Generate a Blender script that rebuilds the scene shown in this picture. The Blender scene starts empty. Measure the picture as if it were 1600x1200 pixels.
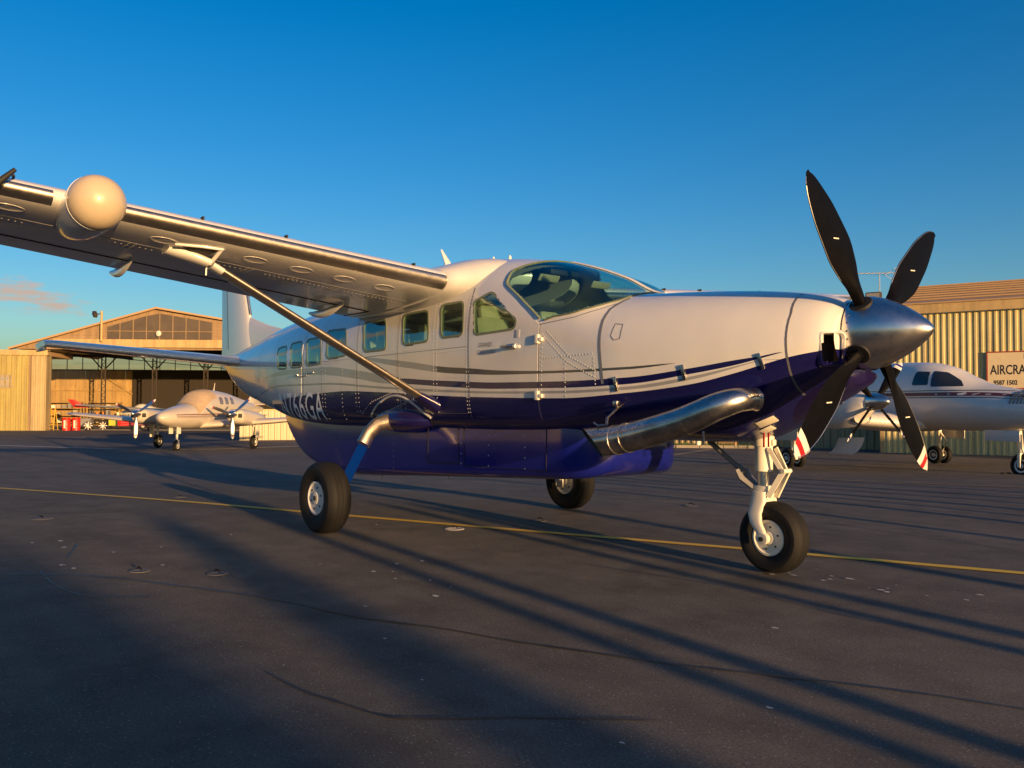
import bpy, bmesh, math, random
from mathutils import Vector, Matrix
R = math.radians
random.seed(7)
scene = bpy.context.scene
# ------------------------------------------------------------------ camera
CAM = Vector((8.061, -6.023, 1.299))
cam_data = bpy.data.cameras.new('camera'); cam = bpy.data.objects.new('camera', cam_data)
scene.collection.objects.link(cam); scene.camera = cam
cam_data.sensor_width = 36.0; cam_data.lens = 1351.08 / 1600 * 36.0
cam_data.clip_start = 0.05; cam_data.clip_end = 6000
_y, _p, _r = R(139.84), R(1.56), R(0.23)
_f = Vector((math.cos(_y)*math.cos(_p), math.sin(_y)*math.cos(_p), math.sin(_p)))
_rt = Vector((math.sin(_y), -math.cos(_y), 0)); _up = _rt.cross(_f)
_rr = math.cos(_r)*_rt + math.sin(_r)*_up; _uu = -math.sin(_r)*_rt + math.cos(_r)*_up
cam.matrix_world = Matrix(((_rr.x, _uu.x, -_f.x, CAM.x), (_rr.y, _uu.y, -_f.y, CAM.y), (_rr.z, _uu.z, -_f.z, CAM.z), (0, 0, 0, 1)))
# ------------------------------------------------------------------ sky, sun, exposure
SUN_AZ, SUN_EL = R(-7.5), R(5.9)
SUN_DIR = Vector((math.cos(SUN_AZ)*math.cos(SUN_EL), math.sin(SUN_AZ)*math.cos(SUN_EL), math.sin(SUN_EL)))
world = bpy.data.worlds.new('World'); scene.world = world; world.use_nodes = True
wt = world.node_tree; wt.nodes.clear()
def wn(t, **k):
    n = wt.nodes.new(t)
    for a, b in k.items(): setattr(n, a, b)
    return n
w_out = wn('ShaderNodeOutputWorld'); w_bg = wn('ShaderNodeBackground'); w_sky = wn('ShaderNodeTexSky')
w_sky.sky_type = 'NISHITA'; w_sky.sun_disc = False; w_sky.sun_elevation = SUN_EL
w_sky.sun_rotation = R(90.0) - SUN_AZ
w_sky.air_density = 1.0; w_sky.dust_density = 1.2; w_sky.ozone_density = 3.0; w_sky.altitude = 20
w_hsv = wn('ShaderNodeHueSaturation'); w_hsv.inputs['Saturation'].default_value = 1.32
w_hsv.inputs['Hue'].default_value = 0.507
wt.links.new(w_sky.outputs[0], w_hsv.inputs['Color'])
# thin broken cloud low over the horizon in the west-north-west
def wm(op, a, b=None, c=None):
    n = wn('ShaderNodeMath', operation=op)
    for k, q in enumerate((a, b, c)):
        if q is None: continue
        if isinstance(q, (int, float)): n.inputs[k].default_value = q
        else: wt.links.new(q, n.inputs[k])
    return n.outputs[0]
L = wt.links.new
w_tc = wn('ShaderNodeTexCoord'); w_sep = wn('ShaderNodeSeparateXYZ'); L(w_tc.outputs['Generated'], w_sep.inputs[0])
w_a = wm('DIVIDE', w_sep.outputs[1], wm('MINIMUM', w_sep.outputs[0], -.05)); w_a = wm('MULTIPLY', w_a, -1.0)      # tangent of the bearing from due -x
w_map = wn('ShaderNodeMapping'); w_map.inputs['Scale'].default_value = (26.0, 26.0, 120.0); L(w_tc.outputs['Generated'], w_map.inputs[0])
w_no = wn('ShaderNodeTexNoise'); w_no.inputs['Scale'].default_value = 1.0; w_no.inputs['Detail'].default_value = 7; w_no.inputs['Roughness'].default_value = 0.62; L(w_map.outputs[0], w_no.inputs['Vector'])
w_zc = wm('MULTIPLY_ADD', w_a, -.11, .131)
w_band = wm('SUBTRACT', 1.0, wm('DIVIDE', wm('ABSOLUTE', wm('SUBTRACT', w_sep.outputs[2], w_zc)), .021))
w_end = wm('MULTIPLY', wm('SUBTRACT', .335, w_a), 5.0)
w_den = wm('ADD', wm('MINIMUM', wm('MULTIPLY', w_band, .55), .40), wm('MINIMUM', wm('SUBTRACT', w_end, .75), .0))
w_den = wm('ADD', w_den, wm('MULTIPLY', wm('SUBTRACT', w_no.outputs[0], .5), 1.9))
w_rm = wn('ShaderNodeMapRange'); w_rm.inputs[1].default_value = .08; w_rm.inputs[2].default_value = .46; w_rm.inputs[4].default_value = .9; L(w_den, w_rm.inputs[0])
w_in = wm('GREATER_THAN', w_band, 0.0); w_fac = wm('MULTIPLY', w_rm.outputs[0], wm('MULTIPLY', wm('MINIMUM', wm('MAXIMUM', wm('MULTIPLY', w_band, 3.0), 0.0), 1.0), wm('LESS_THAN', w_sep.outputs[0], -.3)))
w_mix = wn('ShaderNodeMixRGB'); w_mix.inputs[2].default_value = (2.7, 2.0, 1.6, 1)
L(w_fac, w_mix.inputs[0]); L(w_hsv.outputs[0], w_mix.inputs[1])
L(w_mix.outputs[0], w_bg.inputs[0]); L(w_bg.outputs[0], w_out.inputs[0])
w_bg.inputs[1].default_value = 0.124
sd = bpy.data.lights.new('sun', 'SUN'); sd.energy = 5.0; sd.angle = R(0.53); sd.color = (1.0, 0.59, 0.25)
sun = bpy.data.objects.new('sun', sd); scene.collection.objects.link(sun)
sun.rotation_euler = SUN_DIR.to_track_quat('Z', 'Y').to_euler(); sun.location = SUN_DIR * 60
vs = scene.view_settings; vs.view_transform = 'Standard'; vs.look = 'None'; vs.gamma = 1.0; vs.exposure = 0.82; vs.use_curve_mapping = False
scene.render.engine = 'CYCLES'
scene.cycles.max_bounces = 8; scene.cycles.transparent_max_bounces = 16

# ------------------------------------------------------------------ curves and the fuselage skin
def pchip(xs, ys):
    n=len(xs); h=[xs[i+1]-xs[i] for i in range(n-1)]; d=[(ys[i+1]-ys[i])/h[i] for i in range(n-1)]
    m=[0.0]*n; m[0]=d[0]; m[-1]=d[-1]
    for i in range(1,n-1):
        if d[i-1]*d[i]>0:
            w1=2*h[i]+h[i-1]; w2=h[i]+2*h[i-1]; m[i]=(w1+w2)/(w1/d[i-1]+w2/d[i])
    def f(x):
        if x<=xs[0]: return ys[0]
        if x>=xs[-1]: return ys[-1]
        i=0
        while x>xs[i+1]: i+=1
        t=(x-xs[i])/h[i]; t2=t*t; t3=t2*t
        return (2*t3-3*t2+1)*ys[i]+(t3-2*t2+t)*h[i]*m[i]+(3*t2-2*t3)*ys[i+1]+(t3-t2)*h[i]*m[i+1]
    return f
# fuselage stations: x, half width, top, bottom, height of the widest line, exponent above, exponent below
ST=[(-7.05,.05,2.20,2.02,2.12,2.0,2.0),(-6.7,.14,2.20,1.88,2.06,2.0,2.0),(-6.3,.22,2.21,1.66,1.98,2.1,2.0),
 (-5.8,.31,2.27,1.47,1.92,2.1,2.0),(-5.0,.45,2.39,1.33,1.87,2.2,2.5),(-4.2,.58,2.52,1.21,1.82,2.3,3.0),(-3.3,.71,2.605,1.11,1.77,2.5,4.2),
 (-2.5,.78,2.68,1.06,1.72,2.7,5.0),(-1.5,.82,2.77,1.03,1.68,2.9,5.2),(-.2,.83,2.895,1.03,1.66,3.0,5.2),(.6,.83,2.905,1.04,1.66,3.0,5.2),(1.3,.83,2.845,1.04,1.66,3.0,5.2),
 (1.75,.825,2.77,1.04,1.66,3.0,5.0),(2.2,.82,2.65,1.04,1.66,2.9,4.6),(2.6,.81,2.505,1.04,1.67,2.7,3.9),(3.03,.79,2.318,1.03,1.68,2.6,3.2),
 (3.5,.735,2.285,1.02,1.69,2.5,2.5),(3.95,.66,2.25,1.03,1.70,2.4,2.4),(4.3,.585,2.212,1.15,1.72,2.3,2.3),(4.6,.50,2.165,1.36,1.75,2.2,2.2),(4.78,.42,2.11,1.47,1.79,2.1,2.1),(4.86,.34,2.06,1.55,1.81,2.0,2.0)]
_xs=[s[0] for s in ST]; _F=[pchip(_xs,[s[k] for s in ST]) for k in range(1,7)]
def sec(x): return [f(x) for f in _F]
def fpt(x,t,off=0.0):
    """starboard skin point; t from -pi/2 (keel) over 0 (widest) to pi/2 (roof)"""
    hw,zt,zb,zm,nu,nl=sec(x); c=max(0.0,math.cos(t)); s=math.sin(t); n=nu if s>=0 else nl
    H=(zt-zm) if s>=0 else (zm-zb)
    y=hw*c**(2/n); z=zm+H*(abs(s)**(2/n))*(1 if s>=0 else -1)
    return (x,-y,z)
def tz(x,z):
    hw,zt,zb,zm,nu,nl=sec(x); n=nu if z>=zm else nl
    H=(zt-zm) if z>=zm else (zm-zb)
    u=min(1.0,abs(z-zm)/H)
    return math.copysign(math.asin(min(1.0,u**(n/2))),z-zm)
def fz(x,z,off=0.0):
    """starboard skin point at station x and height z, moved out along the skin normal by off"""
    t=tz(x,z); p=fpt(x,t)
    if off:
        e=.01; a=fpt(x+e,t); b=fpt(x-e,t); c=fpt(x,min(t+e,1.5707)); d=fpt(x,max(t-e,-1.5707))
        u=[a[i]-b[i] for i in range(3)]; v=[c[i]-d[i] for i in range(3)]
        n=[u[1]*v[2]-u[2]*v[1],u[2]*v[0]-u[0]*v[2],u[0]*v[1]-u[1]*v[0]]
        l=math.sqrt(sum(q*q for q in n)) or 1; n=[q/l for q in n]
        if n[1]>0 or (abs(n[1])<.02 and n[2]<0 and z>1.7): n=[-q for q in n]
        p=tuple(p[i]+n[i]*off for i in range(3))
    return p
# ------------------------------------------------------------------ helpers
def link(o, parent=None):
    scene.collection.objects.link(o)
    if parent is not None: o.parent = parent
    return o
def tag(o, label=None, cat=None, group=None, kind=None):
    if label: o['label'] = label
    if cat: o['category'] = cat
    if group: o['group'] = group
    if kind: o['kind'] = kind
    return o
def empty(name, loc=(0, 0, 0), rz=0.0):
    o = bpy.data.objects.new(name, None); o.empty_display_size = 0.3
    o.location = loc; o.rotation_euler = (0, 0, rz); return link(o)
def V(*a): return Vector(a)
class MB:
    """collects shapes; build() links them as ONE mesh object"""
    def __init__(s): s.v = []; s.f = []
    def add(s, vs_, fs):
        b = len(s.v); s.v += [tuple(p) for p in vs_]; s.f += [tuple(i+b for i in f) for f in fs]; return s
    def box(s, c, d, rot=None, taper=1.0, bev=0.0):
        hx, hy, hz = d[0]/2, d[1]/2, d[2]/2
        if bev <= 0:
            P = [V(x*hx*(taper if z > 0 else 1), y*hy*(taper if z > 0 else 1), z*hz) for z in (-1, 1) for y in (-1, 1) for x in (-1, 1)]
            F = [(0, 2, 3, 1), (4, 5, 7, 6), (0, 1, 5, 4), (2, 6, 7, 3), (0, 4, 6, 2), (1, 3, 7, 5)]
        else:
            bm = bmesh.new(); bmesh.ops.create_cube(bm, size=1.0)
            for w in bm.verts: w.co = V(w.co.x*d[0], w.co.y*d[1], w.co.z*d[2])
            bmesh.ops.bevel(bm, geom=list(bm.edges), offset=bev, segments=2, affect='EDGES', profile=0.5)
            bm.verts.ensure_lookup_table(); P = [w.co.copy() for w in bm.verts]; F = [[w.index for w in f.verts] for f in bm.faces]; bm.free()
        if rot is not None: P = [rot @ p for p in P]
        return s.add([p + V(*c) for p in P], F)
    def bar(s, a, b, w, h=None, up=(0, 0, 1)):
        a, b = V(*a), V(*b); d = b-a; L_ = d.length
        if L_ < 1e-6: return s
        h = h or w; z = d/L_; u = V(*up)
        if abs(z.dot(u)) > .97: u = V(1, 0, 0)
        x = u.cross(z).normalized(); y = z.cross(x)
        P = [q + x*sx*w/2 + y*sy*h/2 for q in (a, b) for sx, sy in ((-1, -1), (1, -1), (1, 1), (-1, 1))]
        return s.add(P, [(3, 2, 1, 0), (4, 5, 6, 7), (0, 1, 5, 4), (1, 2, 6, 5), (2, 3, 7, 6), (3, 0, 4, 7)])
    def tube(s, path, rad, n=16, flat=1.0, up=(0, 0, 1), cap=True):
        """round (or flattened) tube along path; rad a number or one per point; flat scales the second axis"""
        path = [V(*p) for p in path]; m = len(path)
        rad = rad if isinstance(rad, (list, tuple)) else [rad]*m; rings = []
        for i, p in enumerate(path):
            d = (path[min(i+1, m-1)] - path[max(i-1, 0)]).normalized(); u = V(*up)
            if abs(d.dot(u)) > .98: u = V(1, 0, 0)
            x = u.cross(d).normalized(); y = d.cross(x)
            rings.append([p + x*math.cos(2*math.pi*k/n)*rad[i] + y*math.sin(2*math.pi*k/n)*rad[i]*flat for k in range(n)])
        return s.loft(rings, cap)
    def loft(s, rings, cap=True, closed=True):
        n = len(rings[0]); P = [p for r in rings for p in r]; F = []
        for i in range(len(rings)-1):
            for k in range(n if closed else n-1):
                k2 = (k+1) % n; F.append((i*n+k, i*n+k2, (i+1)*n+k2, (i+1)*n+k))
        if cap and closed:
            F.append(tuple(range(n-1, -1, -1))); F.append(tuple((len(rings)-1)*n+k for k in range(n)))
        return s.add(P, F)
    def lathe(s, prof, o=(0, 0, 0), axis=(0, 0, 1), n=32):
        """profile of (radius, distance along axis)"""
        a = V(*axis).normalized(); u = V(0, 0, 1) if abs(a.z) < .9 else V(1, 0, 0)
        x = u.cross(a).normalized(); y = a.cross(x); o = V(*o)
        rings = [[o + a*h + x*math.cos(2*math.pi*k/n)*max(r, 1e-4) + y*math.sin(2*math.pi*k/n)*max(r, 1e-4) for k in range(n)] for r, h in prof]
        return s.loft(rings, True)
    def build(s, name, mat, parent=None, smooth=40.0, attrs=None):
        me = bpy.data.meshes.new(name); me.from_pydata(s.v, [], s.f); me.validate(); me.update()
        bm = bmesh.new(); bm.from_mesh(me); bmesh.ops.recalc_face_normals(bm, faces=bm.faces); bm.to_mesh(me); bm.free()
        if smooth:
            me.shade_smooth(); me.set_sharp_from_angle(angle=R(smooth))
        if attrs:
            for k, fn in attrs.items():
                at = me.attributes.new(k, 'FLOAT', 'POINT'); at.data.foreach_set('value', [fn(v.co) for v in me.vertices])
        me.materials.append(mat); o = bpy.data.objects.new(name, me); return link(o, parent)
def share(src, name, parent, loc=(0, 0, 0), rot=(0, 0, 0), scale=(1, 1, 1)):
    o = bpy.data.objects.new(name, src.data); link(o, parent); o.location = loc; o.rotation_euler = rot; o.scale = scale; return o
def text_shape(txt, size=1.0, sx=1.0, bold=0.0, track=1.0):
    """flat lettering as (points, faces) in its own xy plane, baseline at 0, starting at x = 0"""
    cu = bpy.data.curves.new('lettering', 'FONT'); cu.body = txt; cu.size = size; cu.offset = bold; cu.resolution_u = 3; cu.space_character = track
    o = bpy.data.objects.new('lettering', cu); scene.collection.objects.link(o)
    dg = bpy.context.evaluated_depsgraph_get(); me = o.evaluated_get(dg).to_mesh()
    bm = bmesh.new(); bm.from_mesh(me); bmesh.ops.triangulate(bm, faces=bm.faces)
    for _ in range(4):
        ed = [q for q in bm.edges if q.calc_length() > size*.09]
        if not ed: break
        bmesh.ops.subdivide_edges(bm, edges=ed, cuts=1); bmesh.ops.triangulate(bm, faces=bm.faces)
    bm.verts.ensure_lookup_table(); bm.verts.index_update()
    P = [(v.co.x*sx, v.co.y) for v in bm.verts]; F = [tuple(v.index for v in f.verts) for f in bm.faces]; bm.free()
    o.evaluated_get(dg).to_mesh_clear(); bpy.data.objects.remove(o); bpy.data.curves.remove(cu)
    x0 = min(p[0] for p in P); return [(p[0]-x0, p[1]) for p in P], F

# ------------------------------------------------------------------ materials
def mat(name, col, rough=.5, metal=0.0, coat=0.0, spec=.5, noise=0.0, nscale=6.0, bump=0.0, bscale=40.0, streak=0.0):
    m = bpy.data.materials.new(name); m.use_nodes = True; t = m.node_tree; b = t.nodes['Principled BSDF']
    b.inputs['Base Color'].default_value = (*col, 1); b.inputs['Roughness'].default_value = rough; b.inputs['Metallic'].default_value = metal
    b.inputs['Coat Weight'].default_value = coat; b.inputs['Coat Roughness'].default_value = .06; b.inputs['Specular IOR Level'].default_value = spec
    tc = t.nodes.new('ShaderNodeTexCoord')
    if noise > 0:
        n = t.nodes.new('ShaderNodeTexNoise'); n.inputs['Scale'].default_value = nscale; n.inputs['Detail'].default_value = 8; n.inputs['Roughness'].default_value = .65
        mr = t.nodes.new('ShaderNodeMapRange'); mr.inputs[1].default_value = .3; mr.inputs[2].default_value = .7; mr.inputs[3].default_value = 1-noise; mr.inputs[4].default_value = 1+noise*.6
        mx = t.nodes.new('ShaderNodeMixRGB'); mx.blend_type = 'MULTIPLY'; mx.inputs[0].default_value = 1; mx.inputs[1].default_value = (*col, 1)
        t.links.new(tc.outputs['Object'], n.inputs['Vector']); t.links.new(n.outputs[0], mr.inputs[0]); t.links.new(mr.outputs[0], mx.inputs[2]); t.links.new(mx.outputs[0], b.inputs['Base Color'])
        if streak:      # rain streaks and grime running down the sheet
            mp = t.nodes.new('ShaderNodeMapping'); mp.inputs['Scale'].default_value = (2.6, 2.6, .16); ns = t.nodes.new('ShaderNodeTexNoise'); ns.inputs['Scale'].default_value = 1.0; ns.inputs['Detail'].default_value = 6; ns.inputs['Roughness'].default_value = .7
            ms = t.nodes.new('ShaderNodeMapRange'); ms.inputs[1].default_value = .42; ms.inputs[2].default_value = .72; ms.inputs[4].default_value = streak; m3 = t.nodes.new('ShaderNodeMixRGB'); m3.inputs[2].default_value = (.10, .065, .035, 1)
            t.links.new(tc.outputs['Object'], mp.inputs[0]); t.links.new(mp.outputs[0], ns.inputs['Vector']); t.links.new(ns.outputs[0], ms.inputs[0]); t.links.new(ms.outputs[0], m3.inputs[0]); t.links.new(mx.outputs[0], m3.inputs[1]); t.links.new(m3.outputs[0], b.inputs['Base Color'])
        m2 = t.nodes.new('ShaderNodeMapRange'); m2.inputs[3].default_value = max(0.02, rough-.06); m2.inputs[4].default_value = min(1, rough+.1)
        t.links.new(n.outputs[0], m2.inputs[0]); t.links.new(m2.outputs[0], b.inputs['Roughness'])
    if bump > 0:
        n = t.nodes.new('ShaderNodeTexNoise'); n.inputs['Scale'].default_value = bscale; n.inputs['Detail'].default_value = 5
        bp = t.nodes.new('ShaderNodeBump'); bp.inputs['Strength'].default_value = bump; bp.inputs['Distance'].default_value = .01
        t.links.new(tc.outputs['Object'], n.inputs['Vector']); t.links.new(n.outputs[0], bp.inputs['Height']); t.links.new(bp.outputs[0], b.inputs['Normal'])
    return m
def glass(name, tint, refl=.9, rough=.02, base=.05):
    m = bpy.data.materials.new(name); m.use_nodes = True; t = m.node_tree; t.nodes.clear()
    o = t.nodes.new('ShaderNodeOutputMaterial'); tr = t.nodes.new('ShaderNodeBsdfTransparent'); gl = t.nodes.new('ShaderNodeBsdfGlossy'); mx = t.nodes.new('ShaderNodeMixShader')
    lw = t.nodes.new('ShaderNodeLayerWeight'); lw.inputs[0].default_value = .5; pw = t.nodes.new('ShaderNodeMath'); pw.operation = 'POWER'; pw.inputs[1].default_value = 4.0; fr = t.nodes.new('ShaderNodeMath'); fr.operation = 'MULTIPLY_ADD'
    fr.inputs[1].default_value = .80; fr.inputs[2].default_value = base; t.links.new(lw.outputs['Facing'], pw.inputs[0]); t.links.new(pw.outputs[0], fr.inputs[0])
    tr.inputs[0].default_value = (*tint, 1); gl.inputs[0].default_value = (*(refl if isinstance(refl, tuple) else (refl,)*3), 1); gl.inputs['Roughness'].default_value = rough
    t.links.new(fr.outputs[0], mx.inputs[0]); t.links.new(tr.outputs[0], mx.inputs[1]); t.links.new(gl.outputs[0], mx.inputs[2]); t.links.new(mx.outputs[0], o.inputs[0])
    return m
M = dict(
 white=mat('white_paint', (.66, .645, .62), .22, coat=.6, noise=.04, nscale=2.5),
 white2=mat('white_aircraft_paint', (.62, .60, .57), .3, coat=.4, noise=.06, nscale=2.0),
 navy=mat('navy_paint', (.006, .011, .19), .16, coat=.5, noise=.05, nscale=3),
 navy2=mat('deep_navy_paint', (.010, .008, .070), .18, coat=.5, noise=.05, nscale=3),
 cream=mat('cream_enamel', (.72, .68, .58), .4, noise=.08, nscale=9),
 chrome=mat('polished_metal', (.64, .62, .60), .27, metal=1, noise=.05, nscale=12),
 tks=mat('perforated_titanium', (.56, .49, .40), .36, metal=1, noise=.08, nscale=20),
 steel=mat('stainless_pipe', (.46, .44, .42), .25, metal=1, noise=.35, nscale=7),
 soot=mat('sooty_metal', (.03, .028, .025), .7, noise=.3),
 black=mat('black_blade', (.003, .003, .0045), .45, spec=.06, noise=.25, nscale=14),
 red=mat('red_enamel', (.42, .012, .015), .4, noise=.08), rubber=mat('tyre_rubber', (.010, .010, .011), .68, spec=.25, noise=.2, nscale=18),
 dark=mat('dark_recess', (.008, .008, .009), .7), seam=mat('seam_sealant', (.10, .10, .12), .5), silver=mat('silver_decal', (.45, .46, .48), .35),
 grey=mat('grey_enamel', (.22, .22, .23), .5, noise=.1), lining=mat('cabin_lining', (.36, .33, .26), .8, noise=.1), leather=mat('cream_leather', (.34, .29, .19), .6, noise=.08),
 panel=mat('instrument_black', (.012, .012, .013), .6),
 pane=glass('tinted_pane', (.58, .80, .68), (.80, 1.0, .90), base=.16), wind=glass('windshield_glass', (.52, .76, .74), (.80, 1.0, .92), base=.09), clear=glass('clear_pane', (.92, .80, .74)),
 alu=mat('bare_aluminium', (.55, .55, .56), .35, metal=1, noise=.1),
)
# ------------------------------------------------------------------ ground
WX, WY = -.764, .645
def g(x, y):
    s = max(0.0, x*WX + y*WY - 1.0); return -.62*(1 - math.exp(-(s*s/(s+3.0))/16.0))
def asphalt():
    m = bpy.data.materials.new('asphalt'); m.use_nodes = True; t = m.node_tree; b = t.nodes['Principled BSDF']; K = t.links.new
    def n(ty, **k):
        q = t.nodes.new(ty)
        for a, c in k.items(): q.inputs[a].default_value = c
        return q
    tc = n('ShaderNodeTexCoord'); 
    big = n('ShaderNodeTexNoise', Scale=.22, Detail=7, Roughness=.62); mid = n('ShaderNodeTexNoise', Scale=2.2, Detail=9, Roughness=.7)
    vo = n('ShaderNodeTexVoronoi', Scale=70.0); fine = n('ShaderNodeTexNoise', Scale=75.0, Detail=5, Roughness=.85)
    stre = n('ShaderNodeMapping'); stre.inputs['Rotation'].default_value = (0, 0, R(24)); stre.inputs['Scale'].default_value = (.12, 2.2, 1)
    st = n('ShaderNodeTexNoise', Scale=1.0, Detail=6, Roughness=.6)
    for q in (big, mid, vo, fine): K(tc.outputs['Object'], q.inputs['Vector'])
    K(tc.outputs['Object'], stre.inputs[0]); K(stre.outputs[0], st.inputs['Vector'])
    r1 = t.nodes.new('ShaderNodeValToRGB'); r1.color_ramp.elements[0].position = .34; r1.color_ramp.elements[1].position = .70
    r1.color_ramp.elements[0].color = (.036, .0345, .033, 1); r1.color_ramp.elements[1].color = (.150, .136, .121, 1)
    ad = t.nodes.new('ShaderNodeMath'); ad.operation = 'MULTIPLY_ADD'; ad.inputs[1].default_value = .45; K(mid.outputs[0], ad.inputs[0])
    ad2 = t.nodes.new('ShaderNodeMath'); ad2.operation = 'MULTIPLY_ADD'; ad2.inputs[1].default_value = .35; K(big.outputs[0], ad2.inputs[0])
    ad3 = t.nodes.new('ShaderNodeMath'); ad3.operation = 'MULTIPLY'; ad3.inputs[1].default_value = .22; K(st.outputs[0], ad3.inputs[0])
    K(ad3.outputs[0], ad2.inputs[2]); K(ad2.outputs[0], ad.inputs[2]); K(ad.outputs[0], r1.inputs[0])
    # pale chips of aggregate
    r2 = t.nodes.new('ShaderNodeMapRange'); r2.inputs[1].default_value = .45; r2.inputs[2].default_value = .95
    sp = t.nodes.new('ShaderNodeSeparateColor'); K(vo.outputs['Color'], sp.inputs[0]); r3 = t.nodes.new('ShaderNodeMapRange'); r3.inputs[1].default_value = .91; r3.inputs[2].default_value = .93
    K(sp.outputs[0], r3.inputs[0])
    vd = t.nodes.new('ShaderNodeMapRange'); vd.inputs[1].default_value = .34; vd.inputs[2].default_value = .16; K(vo.outputs['Distance'], vd.inputs[0])
    ml = t.nodes.new('ShaderNodeMath'); ml.operation = 'MULTIPLY'; K(r3.outputs[0], ml.inputs[0]); K(vd.outputs[0], ml.inputs[1])
    mx = t.nodes.new('ShaderNodeMixRGB'); mx.inputs[2].default_value = (.32, .30, .28, 1); K(ml.outputs[0], mx.inputs[0])
    mf = t.nodes.new('ShaderNodeMixRGB'); mf.blend_type = 'MULTIPLY'; mf.inputs[0].default_value = 1
    fr = t.nodes.new('ShaderNodeMapRange'); fr.inputs[1].default_value = .3; fr.inputs[2].default_value = .7; fr.inputs[3].default_value = .30; fr.inputs[4].default_value = 1.8
    K(fine.outputs[0], fr.inputs[0]); K(r1.outputs[0], mf.inputs[1]); K(fr.outputs[0], mf.inputs[2]); K(mf.outputs[0], mx.inputs[1]); K(mx.outputs[0], b.inputs['Base Color'])
    # oil and rubber stains
    so = n('ShaderNodeTexNoise', Scale=.75, Detail=5, Roughness=.55, Distortion=.6); K(tc.outputs['Object'], so.inputs['Vector']); sr = t.nodes.new('ShaderNodeMapRange'); sr.inputs[1].default_value = .60; sr.inputs[2].default_value = .70; sr.inputs[4].default_value = .45; K(so.outputs[0], sr.inputs[0])
    sm = t.nodes.new('ShaderNodeMixRGB'); sm.inputs[2].default_value = (.030, .028, .026, 1); K(sr.outputs[0], sm.inputs[0]); K(mx.outputs[0], sm.inputs[1]); K(sm.outputs[0], b.inputs['Base Color'])
    b.inputs['Roughness'].default_value = .82; b.inputs['Specular IOR Level'].default_value = .3
    bp = n('ShaderNodeBump', Strength=.9, Distance=.008); K(fine.outputs[0], bp.inputs['Height'])
    bp2 = n('ShaderNodeBump', Strength=.25, Distance=.03); K(mid.outputs[0], bp2.inputs['Height']); K(bp.outputs[0], bp2.inputs['Normal']); K(bp2.outputs[0], b.inputs['Normal'])
    return m
M['asphalt'] = asphalt()
def ground():
    far = [-3000, -1500, -700, -350, -200, -150]; ax = far + [-120+1.5*i for i in range(121)] + [70, 90, 130, 200, 350, 700, 1500, 3000]
    n = len(ax); b = MB(); b.add([(x, y, g(x, y)) for y in ax for x in ax], [(j*n+i, j*n+i+1, (j+1)*n+i+1, (j+1)*n+i) for j in range(n-1) for i in range(n-1)])
    tag(b.build('ground', M['asphalt'], smooth=180), 'dark weathered asphalt apron with worn patches', kind='structure')
ground()
def strip(name, pts, w, m, h=.007, ends=True, seg=.8, jit=0.0):
    """a painted or poured band draped over the ground"""
    P = []
    for a, b in zip(pts[:-1], pts[1:]):
        a, b = V(*a), V(*b); k = max(1, int((b-a).length/seg))
        P += [a + (b-a)*i/k for i in range(k)]
    P.append(V(*pts[-1])); q = MB(); vs_ = []
    for i, p in enumerate(P):
        d = (P[min(i+1, len(P)-1)] - P[max(i-1, 0)]).normalized(); nrm = V(-d.y, d.x); ww = w*(1 + jit*random.uniform(-1, 1))/2
        if jit and i in (0, len(P)-1): ww *= .15
        for s_ in (-1, 1):
            c = p + nrm*ww*s_; vs_.append((c.x, c.y, g(c.x, c.y)+h))
    q.add(vs_, [(2*i, 2*i+1, 2*i+3, 2*i+2) for i in range(len(P)-1)])
    return q.build(name, m, smooth=180)
def worn(name, col, keep=.55):
    m = mat(name, col, .7); t = m.node_tree; b = t.nodes['Principled BSDF']; tc = t.nodes.new('ShaderNodeTexCoord'); n = t.nodes.new('ShaderNodeTexNoise'); n.inputs['Scale'].default_value = 9; n.inputs['Detail'].default_value = 9; n.inputs['Roughness'].default_value = .75
    mr = t.nodes.new('ShaderNodeMapRange'); mr.inputs[1].default_value = keep-.08; mr.inputs[2].default_value = keep+.1; mx = t.nodes.new('ShaderNodeMixRGB'); mx.inputs[1].default_value = (*col, 1); mx.inputs[2].default_value = (.075, .068, .06, 1)
    K = t.links.new; K(tc.outputs['Object'], n.inputs['Vector']); K(n.outputs[0], mr.inputs[0]); K(mr.outputs[0], mx.inputs[0]); K(mx.outputs[0], b.inputs['Base Color']); return m
M['yellow_line'] = worn('worn_yellow_paint', (.80, .50, .03), .70); M['white_line'] = worn('worn_white_paint', (.60, .57, .52), .60); M['orange_line'] = worn('worn_orange_paint', (.50, .30, .12), .52)
M['tar'] = mat('tar_sealant', (.014, .014, .015), .45, noise=.2)
tag(strip('yellow_line', [(-40, -14.6), (-8.8, -3.45), (-1.81, -1.10), (1.02, -.07), (3.3, .79), (5.43, 1.52), (24, 8.2)], .12, M['yellow_line']), 'long thin yellow taxi line crossing the apron under the aircraft', 'painted line', kind='structure')
tag(strip('white_line', [(-70, -12), (-36.3, 1.5), (-28.8, 4.73), (-26.95, 7.44), (-28.0, 11.0), (-31, 22)], .30, M['white_line'], seg=1.2), 'faded white painted line before the far hangar', 'painted line', kind='structure')
tag(strip('orange_line', [(-14, 8.4), (-4.85, 9.73), (2.13, 10.96), (20, 13.6)], .13, M['orange_line']), 'faded orange line behind the nose wheel', 'painted line', kind='structure')
tag(strip('edge_line', [(-6, 5.5), (-10.71, 15.26), (-15.12, 24.84)], .30, M['orange_line']), 'broad pale orange line running back to the kerb', 'painted line', kind='structure')
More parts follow.
